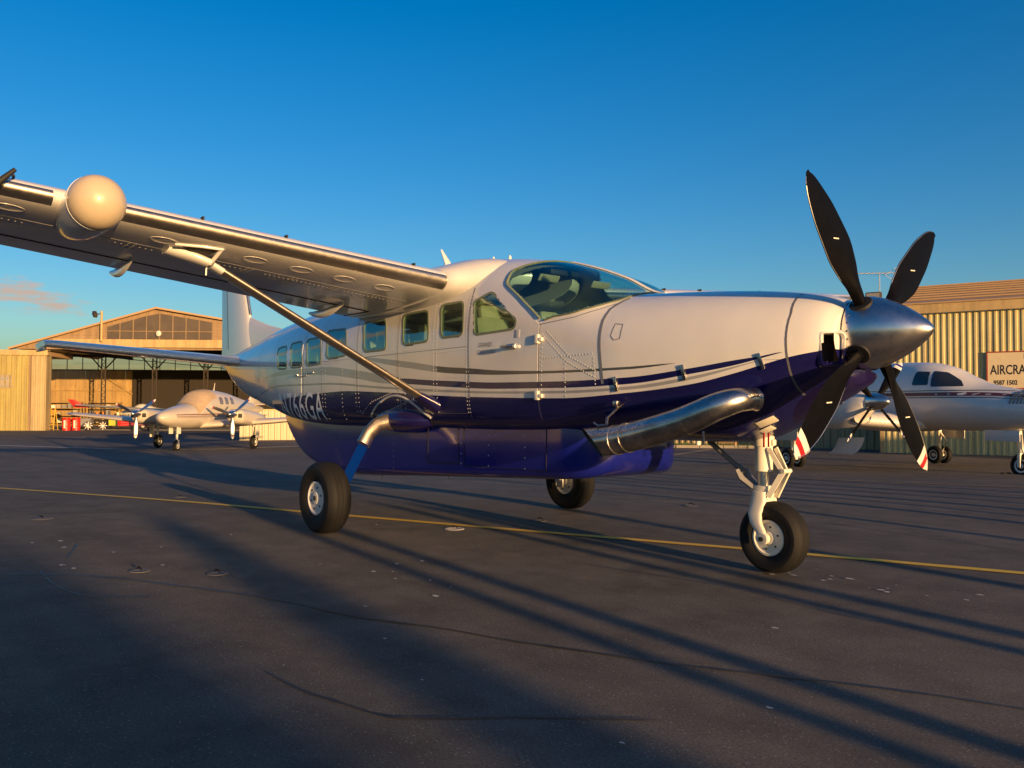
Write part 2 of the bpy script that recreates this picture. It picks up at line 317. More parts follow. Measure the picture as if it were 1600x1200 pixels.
def smooth_path(pts, k=6):
    t = list(range(len(pts))); fx, fy = pchip(t, [p[0] for p in pts]), pchip(t, [p[1] for p in pts]); n = (len(pts)-1)*k
    return [(fx(i*(len(pts)-1)/n), fy(i*(len(pts)-1)/n)) for i in range(n+1)]
CR = [([(.2, -4.9), (1.0, -4.15), (1.67, -3.83), (2.56, -3.46), (3.34, -3.28), (3.94, -3.03), (4.37, -2.9), (4.73, -2.75), (5.21, -2.55), (6.3, -2.0), (7.6, -1.6)], .034), ([(4.04, -4.19), (4.39, -4.18), (4.7, -4.12), (4.92, -4.07), (5.11, -3.88), (5.27, -3.66), (5.7, -3.2)], .024),
      ([(.37, -4.44), (1.12, -4.49), (1.53, -4.44), (1.82, -4.27), (1.96, -4.02)], .02), ([(-3.6, -3.7), (-2.82, -3.19), (-1.7, -2.83), (-1.17, -2.32), (-.6, -2.25)], .018), ([(-.05, -4.14), (-.45, -3.99), (-.82, -3.87)], .03), ([(2.9, -.9), (4.2, -.75), (5.3, -.9), (6.2, -.6)], .014), ([(-6, 3.4), (-2, 2.9), (1.5, 3.2), (6, 2.5)], .02)]
for pts, w in CR:
    tag(strip('crack_sealant', smooth_path(pts), w*.62, M['tar'], h=.005, seg=.09, jit=.55), 'thin wandering bands of dark tar sealing cracks in the apron', kind='structure')
# ================================================================== the turboprop in the foreground
CRAFT = empty('turboprop_aircraft', (0, 0, 0))
tag(CRAFT, 'large white and navy high-wing turboprop with four black propeller blades, registration N766GA', 'aircraft')
# livery boundaries: height over station, measured along the starboard side
def crv(pts): 
    pts = sorted(pts); return pchip([p[0] for p in pts], [p[1] for p in pts])
L_E = crv([(4.9, 1.73), (4.777, 1.708), (4.59, 1.669), (4.408, 1.619), (4.167, 1.553), (3.853, 1.486), (3.263, 1.423), (2.55, 1.383), (1.692, 1.394), (.932, 1.412), (-.481, 1.47), (-1.224, 1.489), (-2.105, 1.459), (-3.139, 1.40), (-4.3, 1.30), (-5.2, 1.1), (-6, .8)])
L_C = crv([(5, 1.7), (4.559, 1.707), (4.412, 1.684), (4.198, 1.657), (3.863, 1.609), (3.281, 1.549), (2.575, 1.531), (1.712, 1.537), (.893, 1.569), (.224, 1.604), (-.336, 1.66), (-.911, 1.728), (-1.811, 1.80), (-3.0, 1.80), (-4.2, 1.70)])
L_D = crv([(5, 1.8), (4.559, 1.706), (4.411, 1.668), (4.197, 1.619), (3.861, 1.565), (3.275, 1.494), (2.569, 1.473), (1.707, 1.476), (.891, 1.507), (.223, 1.545), (-.336, 1.566), (-.909, 1.629), (-1.811, 1.70), (-3.0, 1.73), (-4.2, 1.695)])
L_A = crv([(5, 1.6), (3.728, 1.65), (3.285, 1.635), (2.578, 1.626), (1.713, 1.651), (1.217, 1.689), (.893, 1.709), (.234, 1.783), (-.522, 1.86), (-.8, 1.88), (-.9, 1.87), (-8, 1.0)])
L_B = crv([(5, 1.9), (3.728, 1.649), (3.284, 1.614), (2.578, 1.604), (1.713, 1.609), (1.218, 1.629), (.893, 1.647), (.235, 1.714), (-.522, 1.815), (-.8, 1.88), (-.9, 1.9), (-8, 3.0)])
L_F1 = crv([(4.411, 1.656), (3.859, 1.545), (3.272, 1.474), (2.565, 1.448), (1.704, 1.452), (.888, 1.477), (-.337, 1.529), (-1.805, 1.60), (-3.2, 1.60), (-4.6, 1.45)])
L_F2 = crv([(4.41, 1.652), (3.857, 1.52), (3.268, 1.448), (2.56, 1.425), (1.7, 1.43), (.884, 1.451), (-.337, 1.504), (-1.805, 1.575), (-3.2, 1.575), (-4.6, 1.44)])
ATTR = {'dE': lambda c: c.z - L_E(c.x), 'dC': lambda c: L_C(c.x) - c.z, 'dD': lambda c: c.z - L_D(c.x), 'dA': lambda c: L_A(c.x) - c.z, 'dB': lambda c: c.z - L_B(c.x),
        'dF': lambda c: L_F1(c.x) - c.z, 'dG': lambda c: c.z - L_F2(c.x), 'sx': lambda c: c.x + (c.z - 1.3)*.55}
def livery():
    m = mat('livery_paint', (.74, .72, .69), .2, coat=.45); t = m.node_tree; b = t.nodes['Principled BSDF']; K = t.links.new
    def at(n):
        q = t.nodes.new('ShaderNodeAttribute'); q.attribute_name = n; return q.outputs['Fac']
    def gt(s, th=0.0, op='GREATER_THAN'):
        q = t.nodes.new('ShaderNodeMath'); q.operation = op; K(s, q.inputs[0]); q.inputs[1].default_value = th; return q.outputs[0]
    def mix(f, a, c):
        q = t.nodes.new('ShaderNodeMixRGB'); K(f, q.inputs[0])
        if isinstance(a, tuple): q.inputs[1].default_value = (*a, 1)
        else: K(a, q.inputs[1])
        if isinstance(c, tuple): q.inputs[2].default_value = (*c, 1)
        else: K(c, q.inputs[2])
        return q.outputs[0]
    def both(a, b_):
        q = t.nodes.new('ShaderNodeMath'); q.operation = 'MULTIPLY'; K(gt(at(a)), q.inputs[0]); K(gt(at(b_)), q.inputs[1]); return q.outputs[0]
    WH, NV, GR, DG = (.66, .645, .62), (.008, .008, .075), (.30, .31, .32), (.06, .065, .075)
    sx = at('sx')
    stripeA = mix(gt(sx, .9), GR, DG); stripeC = mix(gt(sx, -.05), (.33, .34, .35), NV)
    lower = mix(gt(sx, -3.75), mix(gt(sx, -4.12), mix(gt(sx, -4.34), WH, DG), (.42, .44, .47)), NV)
    c = mix(both('dA', 'dB'), WH, stripeA); c = mix(both('dC', 'dD'), c, stripeC); c = mix(both('dF', 'dG'), c, GR)
    c = mix(gt(at('dE'), 0.0, 'LESS_THAN'), c, lower)
    n = t.nodes.new('ShaderNodeTexNoise'); n.inputs['Scale'].default_value = 1.6; n.inputs['Detail'].default_value = 7; tc = t.nodes.new('ShaderNodeTexCoord'); K(tc.outputs['Object'], n.inputs['Vector'])
    mr = t.nodes.new('ShaderNodeMapRange'); mr.inputs[3].default_value = .92; mr.inputs[4].default_value = 1.06; K(n.outputs[0], mr.inputs[0])
    mm = t.nodes.new('ShaderNodeMixRGB'); mm.blend_type = 'MULTIPLY'; mm.inputs[0].default_value = 1; K(c, mm.inputs[1]); K(mr.outputs[0], mm.inputs[2]); K(mm.outputs[0], b.inputs['Base Color'])
    # thin sheet over frames: very slight waviness
    n2 = t.nodes.new('ShaderNodeTexNoise'); n2.inputs['Scale'].default_value = 3.2; n2.inputs['Detail'].default_value = 2; K(tc.outputs['Object'], n2.inputs['Vector'])
    bp = t.nodes.new('ShaderNodeBump'); bp.inputs['Strength'].default_value = .22; bp.inputs['Distance'].default_value = .02; K(n2.outputs[0], bp.inputs['Height']); K(bp.outputs[0], b.inputs['Normal']); K(bp.outputs[0], b.inputs['Coat Normal'])
    return m
M['livery'] = livery()
# ---- windows as outlines (station, height)
WIN = [[(1.25, 2.34), (1.285, 2.365), (1.47, 2.425), (1.53, 2.41), (1.935, 2.115), (1.925, 2.045), (1.88, 2.03), (1.36, 2.01), (1.315, 2.03)],
 [(.70, 2.365), (1.085, 2.372), (1.14, 2.025), (.765, 2.013)], [(-.005, 2.32), (.478, 2.33), (.538, 1.995), (.045, 1.98)], [(-.865, 2.29), (-.357, 2.297), (-.292, 1.947), (-.787, 1.942)],
 [(-1.80, 2.26), (-1.275, 2.25), (-1.198, 1.922), (-1.709, 1.897)], [(-2.385, 2.18), (-1.947, 2.19), (-1.867, 1.846), (-2.288, 1.829)], [(-2.93, 2.16), (-2.526, 2.172), (-2.43, 1.825), (-2.822, 1.822)],
 [(-3.44, 2.12), (-3.072, 2.142), (-2.965, 1.818), (-3.34, 1.824)]]
def rounded(poly, r=.075, k=5):
    out = []; n = len(poly)
    for i in range(n):
        p, a, b = V(*poly[i]), V(*poly[i-1]), V(*poly[(i+1) % n]); rr = min(r, (a-p).length*.45, (b-p).length*.45)
        q0 = p + (a-p).normalized()*rr; q1 = p + (b-p).normalized()*rr
        for j in range(k+1):
            t = j/k; out.append(q0*(1-t)**2 + p*2*t*(1-t) + q1*t*t)
    return out
def inset(poly, d):
    n = len(poly); c = sum(poly, V(0, 0))/n; out = []
    for i in range(n):
        e = (poly[(i+1) % n] - poly[i-1]); e = e.normalized() if e.length > 1e-9 else V(1, 0); nr = V(-e.y, e.x)
        if nr.dot(c - poly[i]) < 0: nr = -nr
        out.append(poly[i] + nr*d)
    return out
WR = [rounded(w, .075 if i else .05) for i, w in enumerate(WIN)]
WH_ = [inset(w, .001) for w in WR]
def inpoly(x, z, poly):
    c = False; n = len(poly)
    for i in range(n):
        a, b = poly[i], poly[i-1]
        if (a.y > z) != (b.y > z) and x < (b.x-a.x)*(z-a.y)/(b.y-a.y)+a.x: c = not c
    return c
xr_f = pchip([0, .2, .41, .536, .604, .686, .759, .792], [1.88, 1.86, 1.80, 1.70, 1.635, 1.664, 2.004, 2.29])
xf_f = pchip([0, .3, .48, .604, .735, .792], [3.03, 3.04, 3.02, 2.918, 2.659, 2.29])
def in_wind(x, ay, z, m=.0): return z > 2.03 and ay < .79 and xr_f(ay)+m < x < xf_f(ay)-m
def in_inlet(v, q):
    c = sum((V(*v[a]) for a in q), V(0, 0, 0))/4; s_ = 1 if c.y > 0 else -1; o = V(4.845, s_*.335, 1.735); n = V(.80, s_*.60, 0).normalized(); u = V(-n.y, n.x, 0)
    d = c-o; return abs(d.dot(u)) < .080 and abs(d.z) < .105 and d.dot(n) > -.16
def fuselage(name, m, x0, x1, inner=0.0, parent=CRAFT, attrs=None, holes=True):
    xs = []; x = x0
    while x < x1 - 1e-6:
        xs.append(x); x += .020 if -3.7 < x < 3.2 or x > 4.5 else .05
    xs.append(x1); nt = 104; ts = [-math.pi/2 + math.pi*i/nt for i in range(nt+1)]
    ring = []; b = MB(); N = 2*nt
    for x in xs:
        zm = sec(x)[3]; half = [fpt(x, t) for t in ts]; k = 1 - inner
        row = [(p[0], p[1]*k, zm+(p[2]-zm)*k) for p in half] + [(p[0], -p[1]*k, zm+(p[2]-zm)*k) for p in half[-2:0:-1]]
        b.v += row
    for i in range(len(xs)-1):
        for j in range(N):
            q = (i*N+j, i*N+(j+1) % N, (i+1)*N+(j+1) % N, (i+1)*N+j); cx = sum(b.v[a][0] for a in q)/4; cy = sum(abs(b.v[a][1]) for a in q)/4; cz = sum(b.v[a][2] for a in q)/4
            if holes:
                if cy > .45 and 1.75 < cz < 2.5 and any(inpoly(cx, cz, w) for w in WH_): continue
                if cx > 4.6 and in_inlet(b.v, q): continue
                if cz > 2.0 and in_wind(cx, cy, cz, .025 if not inner else .0): continue
            b.f.append(q)
    if not inner:
        b.f.append(tuple(range(N))); b.f.append(tuple((len(xs)-1)*N + k for k in range(N)))
    return b.build(name, m, parent, smooth=50, attrs=attrs)
fus = fuselage('fuselage', M['livery'], -7.05, 4.86, attrs=ATTR)
fuselage('cabin_lining', M['lining'], -3.9, 2.95, inner=.045)
def mir(p): return (p[0], -p[1], p[2])
def window(poly, port):
    f = (lambda p: mir(p)) if port else (lambda p: p); n = len(poly); b = MB(); c = sum(poly, V(0, 0))/n
    rings = [[c + (p-c)*s for p in inset(poly, .006)] for s in (1, .66, .33)]
    P = [f(fz(p.x, p.y, .001)) for r in rings for p in r] + [f(fz(c.x, c.y, .001))]
    F = [(i*n+k, i*n+(k+1) % n, (i+1)*n+(k+1) % n, (i+1)*n+k) for i in range(2) for k in range(n)] + [(2*n+k, 2*n+(k+1) % n, 3*n) for k in range(n)]
    b.add(P, F); w = b.build('window', M['pane'], CRAFT, smooth=60)
    q = MB(); a, e = inset(poly, -.011), inset(poly, .013); rr = [[f(fz(p.x, p.y, o)) for p in r] for r, o in ((a, .0005), (a, .005), (e, .005), (e, -.02))]
    q.loft(rr, cap=False); q.build('frame', M['seal'] if not port else M['seal'], w, smooth=30); return w
M['seal'] = mat('pale_window_seal', (.16, .19, .12), .5)
for w in WR:
    window(w, False); window(w, True)
# ---- windshield: two wrap-round panes with a centre post
def top_z(x, ay):
    hw, zt, zb, zm, nu, nl = sec(x); return zm + (zt-zm)*max(0.0, 1-(ay/hw)**nu)**(1/nu)
def wshield(port):
    s = 1 if port else -1; b = MB(); rows = [.014, .08, .16, .24, .32, .40, .47, .53, .58, .62, .66, .70, .73, .755, .772, .784, .790]; nx = 22; P = []
    for ay in rows:
        a, e = xr_f(ay), xf_f(ay)
        for i in range(nx+1):
            x = a+(e-a)*i/nx; P.append((x, s*(ay+.002), top_z(x, ay)+.003))
    b.add(P, [(j*(nx+1)+i, j*(nx+1)+i+1, (j+1)*(nx+1)+i+1, (j+1)*(nx+1)+i) for j in range(len(rows)-1) for i in range(nx)])
    w = b.build('windshield', M['wind'], CRAFT, smooth=60)
    q = MB()
    for fn, inn in ((xr_f, 1), (xf_f, -1)):
        path = []
        for k in range(60):
            ay = .014+(.788-.014)*k/59; x = fn(ay); path.append((x, s*(ay+.004), top_z(x, ay)+.004))
        q.tube(path, .016, n=6, flat=.5)
    q.build('frame', M['seal'], w, smooth=60); return w
wshield(False); wshield(True)
b = MB(); b.tube([(x, 0, top_z(x, 0)+.008) for x in [1.86+.06*i for i in range(21)]], .026, n=8, flat=.5); b.build('windshield_post', M['white'], CRAFT)
# ---- cabin: floor, seats, panel
b = MB(); b.box((-.3, 0, 1.36), (6.4, 1.42, .05)); b.build('cabin_floor', M['lining'], CRAFT)
def seat(x, y):
    b = MB(); b.box((x, y, 1.66), (.46, .46, .14), bev=.05); r = Matrix.Rotation(R(-10), 3, 'Y'); b.box((x-.24, y, 1.95), (.12, .44, .56), rot=r, bev=.05); b.box((x, y, 1.48), (.3, .36, .24)); s = b.build('seat', M['leather'], CRAFT)
    q = MB(); q.box((x-.31, y, 2.27), (.09, .27, .18), rot=r, bev=.04); q.bar((x-.29, y-.07, 2.15), (x-.30, y-.07, 2.24), .02); q.bar((x-.29, y+.07, 2.15), (x-.30, y+.07, 2.24), .02); q.build('headrest', M['leather'], s)
for x in (1.35, .35, -.55, -1.45, -2.3):
    for y in (-.42, .42): seat(x, y)
b = MB()
for sgn in (1,):
    P = [(2.35, -.70, 2.02), (2.35, .70, 2.02), (2.95, .62, 2.13), (2.95, -.62, 2.13), (2.35, -.70, 1.55), (2.35, .70, 1.55), (2.95, .6, 1.5), (2.95, -.6, 1.5)]
    b.add(P, [(0, 1, 2, 3), (4, 5, 1, 0), (3, 2, 6, 7), (0, 3, 7, 4), (1, 5, 6, 2), (4, 7, 6, 5)])
b.tube([(2.33, -.66, 2.03), (2.33, -.3, 2.10), (2.33, .3, 2.10), (2.33, .66, 2.03)], .035, n=8); b.build('instrument_panel', M['panel'], CRAFT)
for y in (-.42, .42):
    b = MB(); b.bar((2.33, y, 1.8), (2.12, y, 1.86), .03); b.tube([(2.1, y-.16, 1.96), (2.11, y-.17, 1.86), (2.12, y-.08, 1.80), (2.12, y+.08, 1.80), (2.11, y+.17, 1.86), (2.1, y+.16, 1.96)], .016, n=8); b.build('control_yoke', M['panel'], CRAFT)
for y in (-.36, .36):
    b = MB(); b.box((1.90, y, 2.555), (.02, .26, .075), rot=Matrix.Rotation(R(35), 3, 'Y'), bev=.01); b.build('sun_visor', M['leather'], CRAFT)
b = MB(); b.box((1.60, 0, 2.66), (.34, .42, .07), bev=.02); b.build('overhead_console', M['panel'], CRAFT)
# ---- crew door: a skin panel a few millimetres proud, with handle and hinges
def patch(name, bot, top, nx, nz, off, holes=(), m=None, attrs=None, parent=CRAFT, port=False):
    b = MB(); P = []
    for j in range(nz+1):
        for i in range(nx+1):
            s = i/nx; a, e = bot(s), top(s); t = j/nz; P.append((a[0]+(e[0]-a[0])*t, a[1]+(e[1]-a[1])*t))
    W = nx+1; keep = []
    for j in range(nz):
        for i in range(nx):
            q = (j*W+i, j*W+i+1, (j+1)*W+i+1, (j+1)*W+i); cx = sum(P[k][0] for k in q)/4; cz = sum(P[k][1] for k in q)/4
            if not any(inpoly(cx, cz, h) for h in holes): keep.append(q)
    f = mir if port else (lambda p: p)
    b.add([f(fz(p[0], p[1], off)) for p in P], keep)
    rim = [(0, i) for i in range(nx+1)] + [(j, nx) for j in range(1, nz+1)] + [(nz, i) for i in range(nx-1, -1, -1)] + [(j, 0) for j in range(nz-1, 0, -1)]
    n0 = len(b.v); ids = [j*W+i for j, i in rim]; b.v += [f(fz(P[k][0], P[k][1], -.004)) for k in ids]
    b.f += [(ids[k], ids[(k+1) % len(ids)], n0+(k+1) % len(ids), n0+k) for k in range(len(ids))]
    o = b.build(name, m or M['livery'], parent, smooth=35, attrs=attrs); return o
def pl(pts):
    d = [0]
    for a, b_ in zip(pts[:-1], pts[1:]): d.append(d[-1] + math.dist(a, b_))
    def f(s):
        s *= d[-1]
        for i in range(len(pts)-1):
            if s <= d[i+1] + 1e-9:
                t = (s-d[i])/(d[i+1]-d[i]); return tuple(pts[i][k]+(pts[i+1][k]-pts[i][k])*t for k in range(2))
        return pts[-1]
    return f
door = patch('crew_door', pl([(1.275, 1.20), (2.25, 1.20)]), pl([(1.215, 2.50), (1.56, 2.52), (1.66, 2.48), (2.255, 2.05)]), 60, 70, .0035, [inset(WR[0], .0)], attrs=ATTR)
def surf_box(b, x, z, off, d, ang=0.0):
    p = V(*fz(x, z, off)); q = V(*fz(x, z, off+.01)); n = (q-p).normalized(); u = V(1, 0, 0); u = (u - n*u.dot(n)).normalized(); w = n.cross(u)
    rot = Matrix((u, w, n)).transposed() @ Matrix.Rotation(ang, 3, 'Z'); b.box(p, d, rot=rot, bev=min(d)*.25)
b = MB(); surf_box(b, 1.93, 1.87, .012, (.07, .05, .024)); p = V(*fz(1.93, 1.868, .04)); b.tube([tuple(p+V(.03, 0, 0)), tuple(p+V(-.02, -.02, 0)), tuple(p+V(-.13, -.012, 0)), tuple(p+V(-.16, .006, 0))], [.018, .02, .014, .008], n=10); b.build('handle', M['alu'], door)
for x, z in ((2.245, 1.918), (2.25, 1.41)):
    b = MB(); surf_box(b, x+.0, z, .012, (.055, .085, .03)); surf_box(b, x+.045, z-.005, .012, (.06, .035, .026)); b.build('hinge', M['cream'], door)
tp, tf = text_shape('GRAND', .062, .95); tp2, tf2 = text_shape('CARAVAN', .062, .95)
b = MB(); b.add([fz(1.40+p[0], 1.885+p[1], .006) for p in tp], tf); b.build('lettering', M['grey'], door, smooth=0)
b = MB(); b.add([fz(1.385+p[0], 1.815+p[1], .006) for p in tp2], tf2); b.build('lettering', M['grey'], door, smooth=0)
b = MB(); surf_box(b, 1.965, 1.985, .004, (.07, .075, .003)); b.build('placard', M['silver'], door)
# passenger door and cargo outlines further aft
patch('passenger_door', pl([(-3.50, 1.16), (-2.46, 1.12)]), pl([(-3.52, 2.2), (-2.47, 2.23)]), 40, 40, .003, [inset(WR[6], .006), inset(WR[7], .006)], attrs=ATTR)
b = MB(); surf_box(b, -2.62, 1.72, .01, (.12, .03, .016)); surf_box(b, -2.18, 1.74, .008, (.22, .016, .012)); surf_box(b, -2.42, 1.70, .008, (.3, .012, .01), .06); b.build('door_handle', M['steel'], CRAFT)
# ---- registration
tp, tf = text_shape('N766GA', .45, .80, bold=.002, track=1.12); mw = max(p[0] for p in tp); b = MB()
mh = max(p[1] for p in tp)
def regmap(p): return fz(-3.27 + p[0]/mw*1.47, 1.142 + p[1]/mh*.345, .008)
b.add([regmap(p) for p in tp], tf); b.build('registration', mat('registration_white', (.88, .89, .90), .35), CRAFT, smooth=0)
# ---- seams and rivets
def seam(pts, w=.012, off=.0025, m=None, name='panel_seam'):
    b = MB(); P = []
    for a, e in zip(pts[:-1], pts[1:]):
        k = max(2, int(math.dist(a, e)/.04))
        for i in range(k): P.append((a[0]+(e[0]-a[0])*i/k, a[1]+(e[1]-a[1])*i/k))
    P.append(pts[-1]); vs_ = []
    for i, p in enumerate(P):
        a, e = P[max(0, i-1)], P[min(len(P)-1, i+1)]; d = V(e[0]-a[0], e[1]-a[1]).normalized(); n = V(-d.y, d.x)*w/2
        vs_ += [fz(p[0]+n.x, p[1]+n.y, off), fz(p[0]-n.x, p[1]-n.y, off)]
    b.add(vs_, [(2*i, 2*i+1, 2*i+3, 2*i+2) for i in range(len(P)-1)]); return b.build(name, m or M['seam'], CRAFT, smooth=60)
M['seam_blue'] = mat('seam_grey', (.16, .17, .20), .4)
seam([(3.03, 1.50), (3.005, 1.72), (2.985, 1.88), (2.972, 2.04), (2.985, 2.14), (3.06, 2.24)], .028, m=M['seam_blue'], name='firewall_seam')
seam([(4.585, 1.40), (4.587, 1.62), (4.58, 1.80), (4.578, 1.99), (4.53, 2.155)], .014, name='cowl_ring_seam')
seam([(2.255, 2.05), (2.66, 2.09), (2.9, 2.15), (3.0, 2.19)], .006)
seam([(2.262, 1.2), (2.262, 2.06)], .008); seam([(1.255, 1.2), (1.20, 2.5)], .006)
for x_ in (-.08, -.98, -1.88, -2.44, -3.55, -4.3): seam([(x_+.05, 1.2 if x_ > -3.6 else 1.45), (x_, 2.42 if x_ > -3.6 else 2.3)], .005)
seam([(1.2, 1.905), (-1.85, 1.865)], .004); seam([(1.2, 1.24), (-2.4, 1.22)], .005)
seam([(3.2, 1.87), (3.2, 1.99), (3.12, 2.0), (3.1, 1.9), (3.14, 1.86), (3.2, 1.87)], .006)
for x, z, a in ((3.168, 1.496, .12), (3.797, 1.576, .2), (4.405, 1.645, .3)):
    b = MB(); surf_box(b, x, z, .008, (.028, .125, .014), a); b.build('cowl_latch', M['steel'], CRAFT)
b = MB()
def rivets(b, pts, sp=.036, r=.0078, off=0.0, fn=None):
    fn = fn or (lambda x, z, o: fz(x, z, o))
    for a, e in zip(pts[:-1], pts[1:]):
        k = max(1, int(math.dist(a, e)/sp))
        for i in range(k):
            x, z = a[0]+(e[0]-a[0])*i/k, a[1]+(e[1]-a[1])*i/k; c = V(*fn(x, z, .001+off)); n = (V(*fn(x, z, .02+off))-c).normalized()
            u = n.orthogonal().normalized(); w = n.cross(u); base = len(b.v)
            b.v += [tuple(c + (u*math.cos(q*math.pi/3)+w*math.sin(q*math.pi/3))*r) for q in range(6)] + [tuple(c+n*r*.55)]
            b.f += [(base+q, base+(q+1) % 6, base+6) for q in range(6)]
for x in (.60, .66, 1.17, 1.205): rivets(b, [(x+.05, 1.25), (x, 2.46)])
for x in (-.10, -.05, -.95, -1.02, -1.88, -2.42): rivets(b, [(x+.06, 1.25), (x, 2.44)], .05)
rivets(b, [(.6, 1.93), (-1.9, 1.85)], .04); rivets(b, [(1.2, 1.88), (.6, 1.86)], .04)
rivets(b, [(2.30, 1.42), (2.31, 2.0)], .04); rivets(b, [(2.30, 1.96), (2.62, 1.70), (2.96, 1.55)], .03); rivets(b, [(2.36, 1.98), (2.66, 1.74), (2.98, 1.60)], .03); rivets(b, [(2.34, 1.74), (2.95, 1.76)], .035)
rivets(b, [(2.6, 1.4), (2.6, 1.72)], .04); rivets(b, [(2.95, 1.5), (2.93, 1.75)], .03)
rivets(b, [(1.2, 1.60), (-.3, 1.62)], .04); rivets(b, [(.4, 1.42), (-.3, 1.25), (-.6, 1.2)], .035); rivets(b, [(.5, 1.36), (-.1, 1.38)], .035); rivets(b, [(.1, 1.52), (-.6, 1.36), (-.9, 1.2)], .04); rivets(b, [(.1, 1.48), (.1, 1.25)], .035)
for x in (-1.3, -1.75): rivets(b, [(x, 1.15), (x, 1.85)], .05)
M['rivet'] = mat('rivet_heads', (.55, .54, .52), .35)
tag(b.build('rivets', M['rivet'], CRAFT, smooth=30), kind='stuff')
# ---- cowl: inlets, chin, exhaust, tags
def inlet(s):
    b = MB(); cx, cz = 4.80, 1.715
    ring = rounded([(-.075, -.11), (.075, -.11), (.085, .10), (-.085, .10)], .04, 4)
    o = V(4.845, s*.335, 1.735); n = V(.80, s*.60, 0).normalized(); u = V(-n.y, n.x, 0)*s; w = V(0, 0, 1)
    q = [[o + u*p.x*k + w*p.y*k + n*d for p in ring] for k, d in ((1.36, -.085), (1.30, -.030), (1.16, .004), (1.04, .010), (.97, -.006), (.94, -.05))]
    b.loft(q, cap=False); ob = b.build('air_inlet', M['livery'], CRAFT, smooth=60, attrs=ATTR)
    d = MB(); d.loft([[o + u*p.x*k + w*p.y*k + n*e_ for p in ring] for k, e_ in ((.945, -.045), (.90, -.16))], cap=False); d.build('inlet_duct', mat('inlet_lining', (.10, .075, .055), .5), ob, smooth=60)
    c = MB(); c.add([o+u*p.x*1.1+w*p.y*1.1 - n*.14 for p in ring], [tuple(range(len(ring)))]); c.build('inlet_screen', M['dark'], ob)
for s in (-1, 1): inlet(s)
b = MB(); rings = []
for x, hw, z0, z1 in ((4.90, .20, 1.585, 1.50), (4.87, .235, 1.60, 1.46), (4.75, .26, 1.62, 1.38), (4.5, .29, 1.6, 1.24), (4.2, .28, 1.5, 1.12)):
    rings.append([(x, hw*math.cos(a), (z0+z1)/2+(z0-z1)/2*math.sin(a)) for a in [2*math.pi*k/28 for k in range(28)]])
b.loft(rings); b.build('chin_cowl', mat('chin_navy', (.012, .008, .055), .22, coat=.4), CRAFT)
# exhaust: wide stainless pipe sweeping down and aft on the starboard side
path = [(4.36, -.56, 1.365), (4.33, -.70, 1.362), (4.22, -.83, 1.312), (4.0, -.90, 1.212), (3.70, -.93, 1.124), (3.313, -.93, 1.045), (3.05, -.93, 1.017)]
sp_ = [pchip([0, 1, 2, 3, 4, 5, 6], [p[k] for p in path]) for k in range(3)]
pts = [tuple(sp_[k](i*6/40) for k in range(3)) for i in range(41)]; rad = [pchip([0, 1, 2, 6], [.075, .088, .102, .122])(i*6/40) for i in range(41)]
def pipe(pts, rad, n=40, cut=.0):
    rings = []
    for i, p in enumerate(pts):
        d = (V(*pts[min(i+1, len(pts)-1)]) - V(*pts[max(i-1, 0)])).normalized(); x = V(0, 0, 1).cross(d).normalized(); y = d.cross(x)
        w = max(0.0, (i-(len(pts)-9))/8.0)*cut
        rings.append([V(*p) + x*math.cos(2*math.pi*k/n)*rad[i] + y*math.sin(2*math.pi*k/n)*rad[i] + d*w*(.6*math.sin(2*math.pi*k/n)-.8*math.cos(2*math.pi*k/n)) for k in range(n)])
    return rings
b = MB(); rg = pipe(pts, rad, cut=.17); b.loft(rg, cap=False); ri = pipe(pts, [r-.006 for r in rad], cut=.17); b.loft(ri[::-1], cap=False); n = len(b.v)
ex = b.build('exhaust_pipe', M['steel'], CRAFT, smooth=60)
b = MB(); b.loft([[p*1 for p in r] for r in pipe(pts[10:], [r-.010 for r in rad[10:]], cut=.17)], cap=False); b.add([p for p in pipe(pts[20:22], [.11, .11])[0]], [tuple(range(40))]); b.build('sooty_lining', M['soot'], ex)
for i in (31, 33):
    b = MB(); d = (V(*pts[i+1])-V(*pts[i-1])).normalized(); b.lathe([(rad[i]-.002, -.008), (rad[i]+.006, -.006), (rad[i]+.006, .006), (rad[i]-.002, .008)], pts[i], tuple(d), 40); b.build('clamp_band', M['steel'], ex)
b = MB(); q = pipe(pts[:3], [.086, .083, .081], 40); b.loft(q, cap=False); b.build('flange', M['steel'], ex)
b = MB(); b.tube([fz(3.20, 1.33, .0), fz(3.20, 1.33, .03), (3.22, -.93, 1.22), (3.23, -.95, 1.16)], .012, n=8); b.tube([(3.23, -.95, 1.16), (3.15, -.97, 1.155), (3.12, -.985, 1.18)], .009, n=8); b.box((3.2, -.80, 1.335), (.05, .05, .05), bev=.01); b.build('exhaust_bracket', M['steel'], ex)
for x_, z_, w_ in ((4.287, 1.203, .155), (4.232, 1.142, .105)):
    b = MB(); surf_box(b, x_, z_, .006, (w_, .085, .006)); b.build('placard', M['cream'], CRAFT)
for k in (-1, 1):
    b = MB(); b.box((4.205+.014*k, -.19+.010*k, 1.055), (.014, .006, .11)); b.build('warning_streamer', M['red'], CRAFT)
b = MB(); b.bar((3.86, -.52, 1.12), (3.87, -.53, 1.02), .012); b.build('drain_tube', M['alu'], CRAFT)
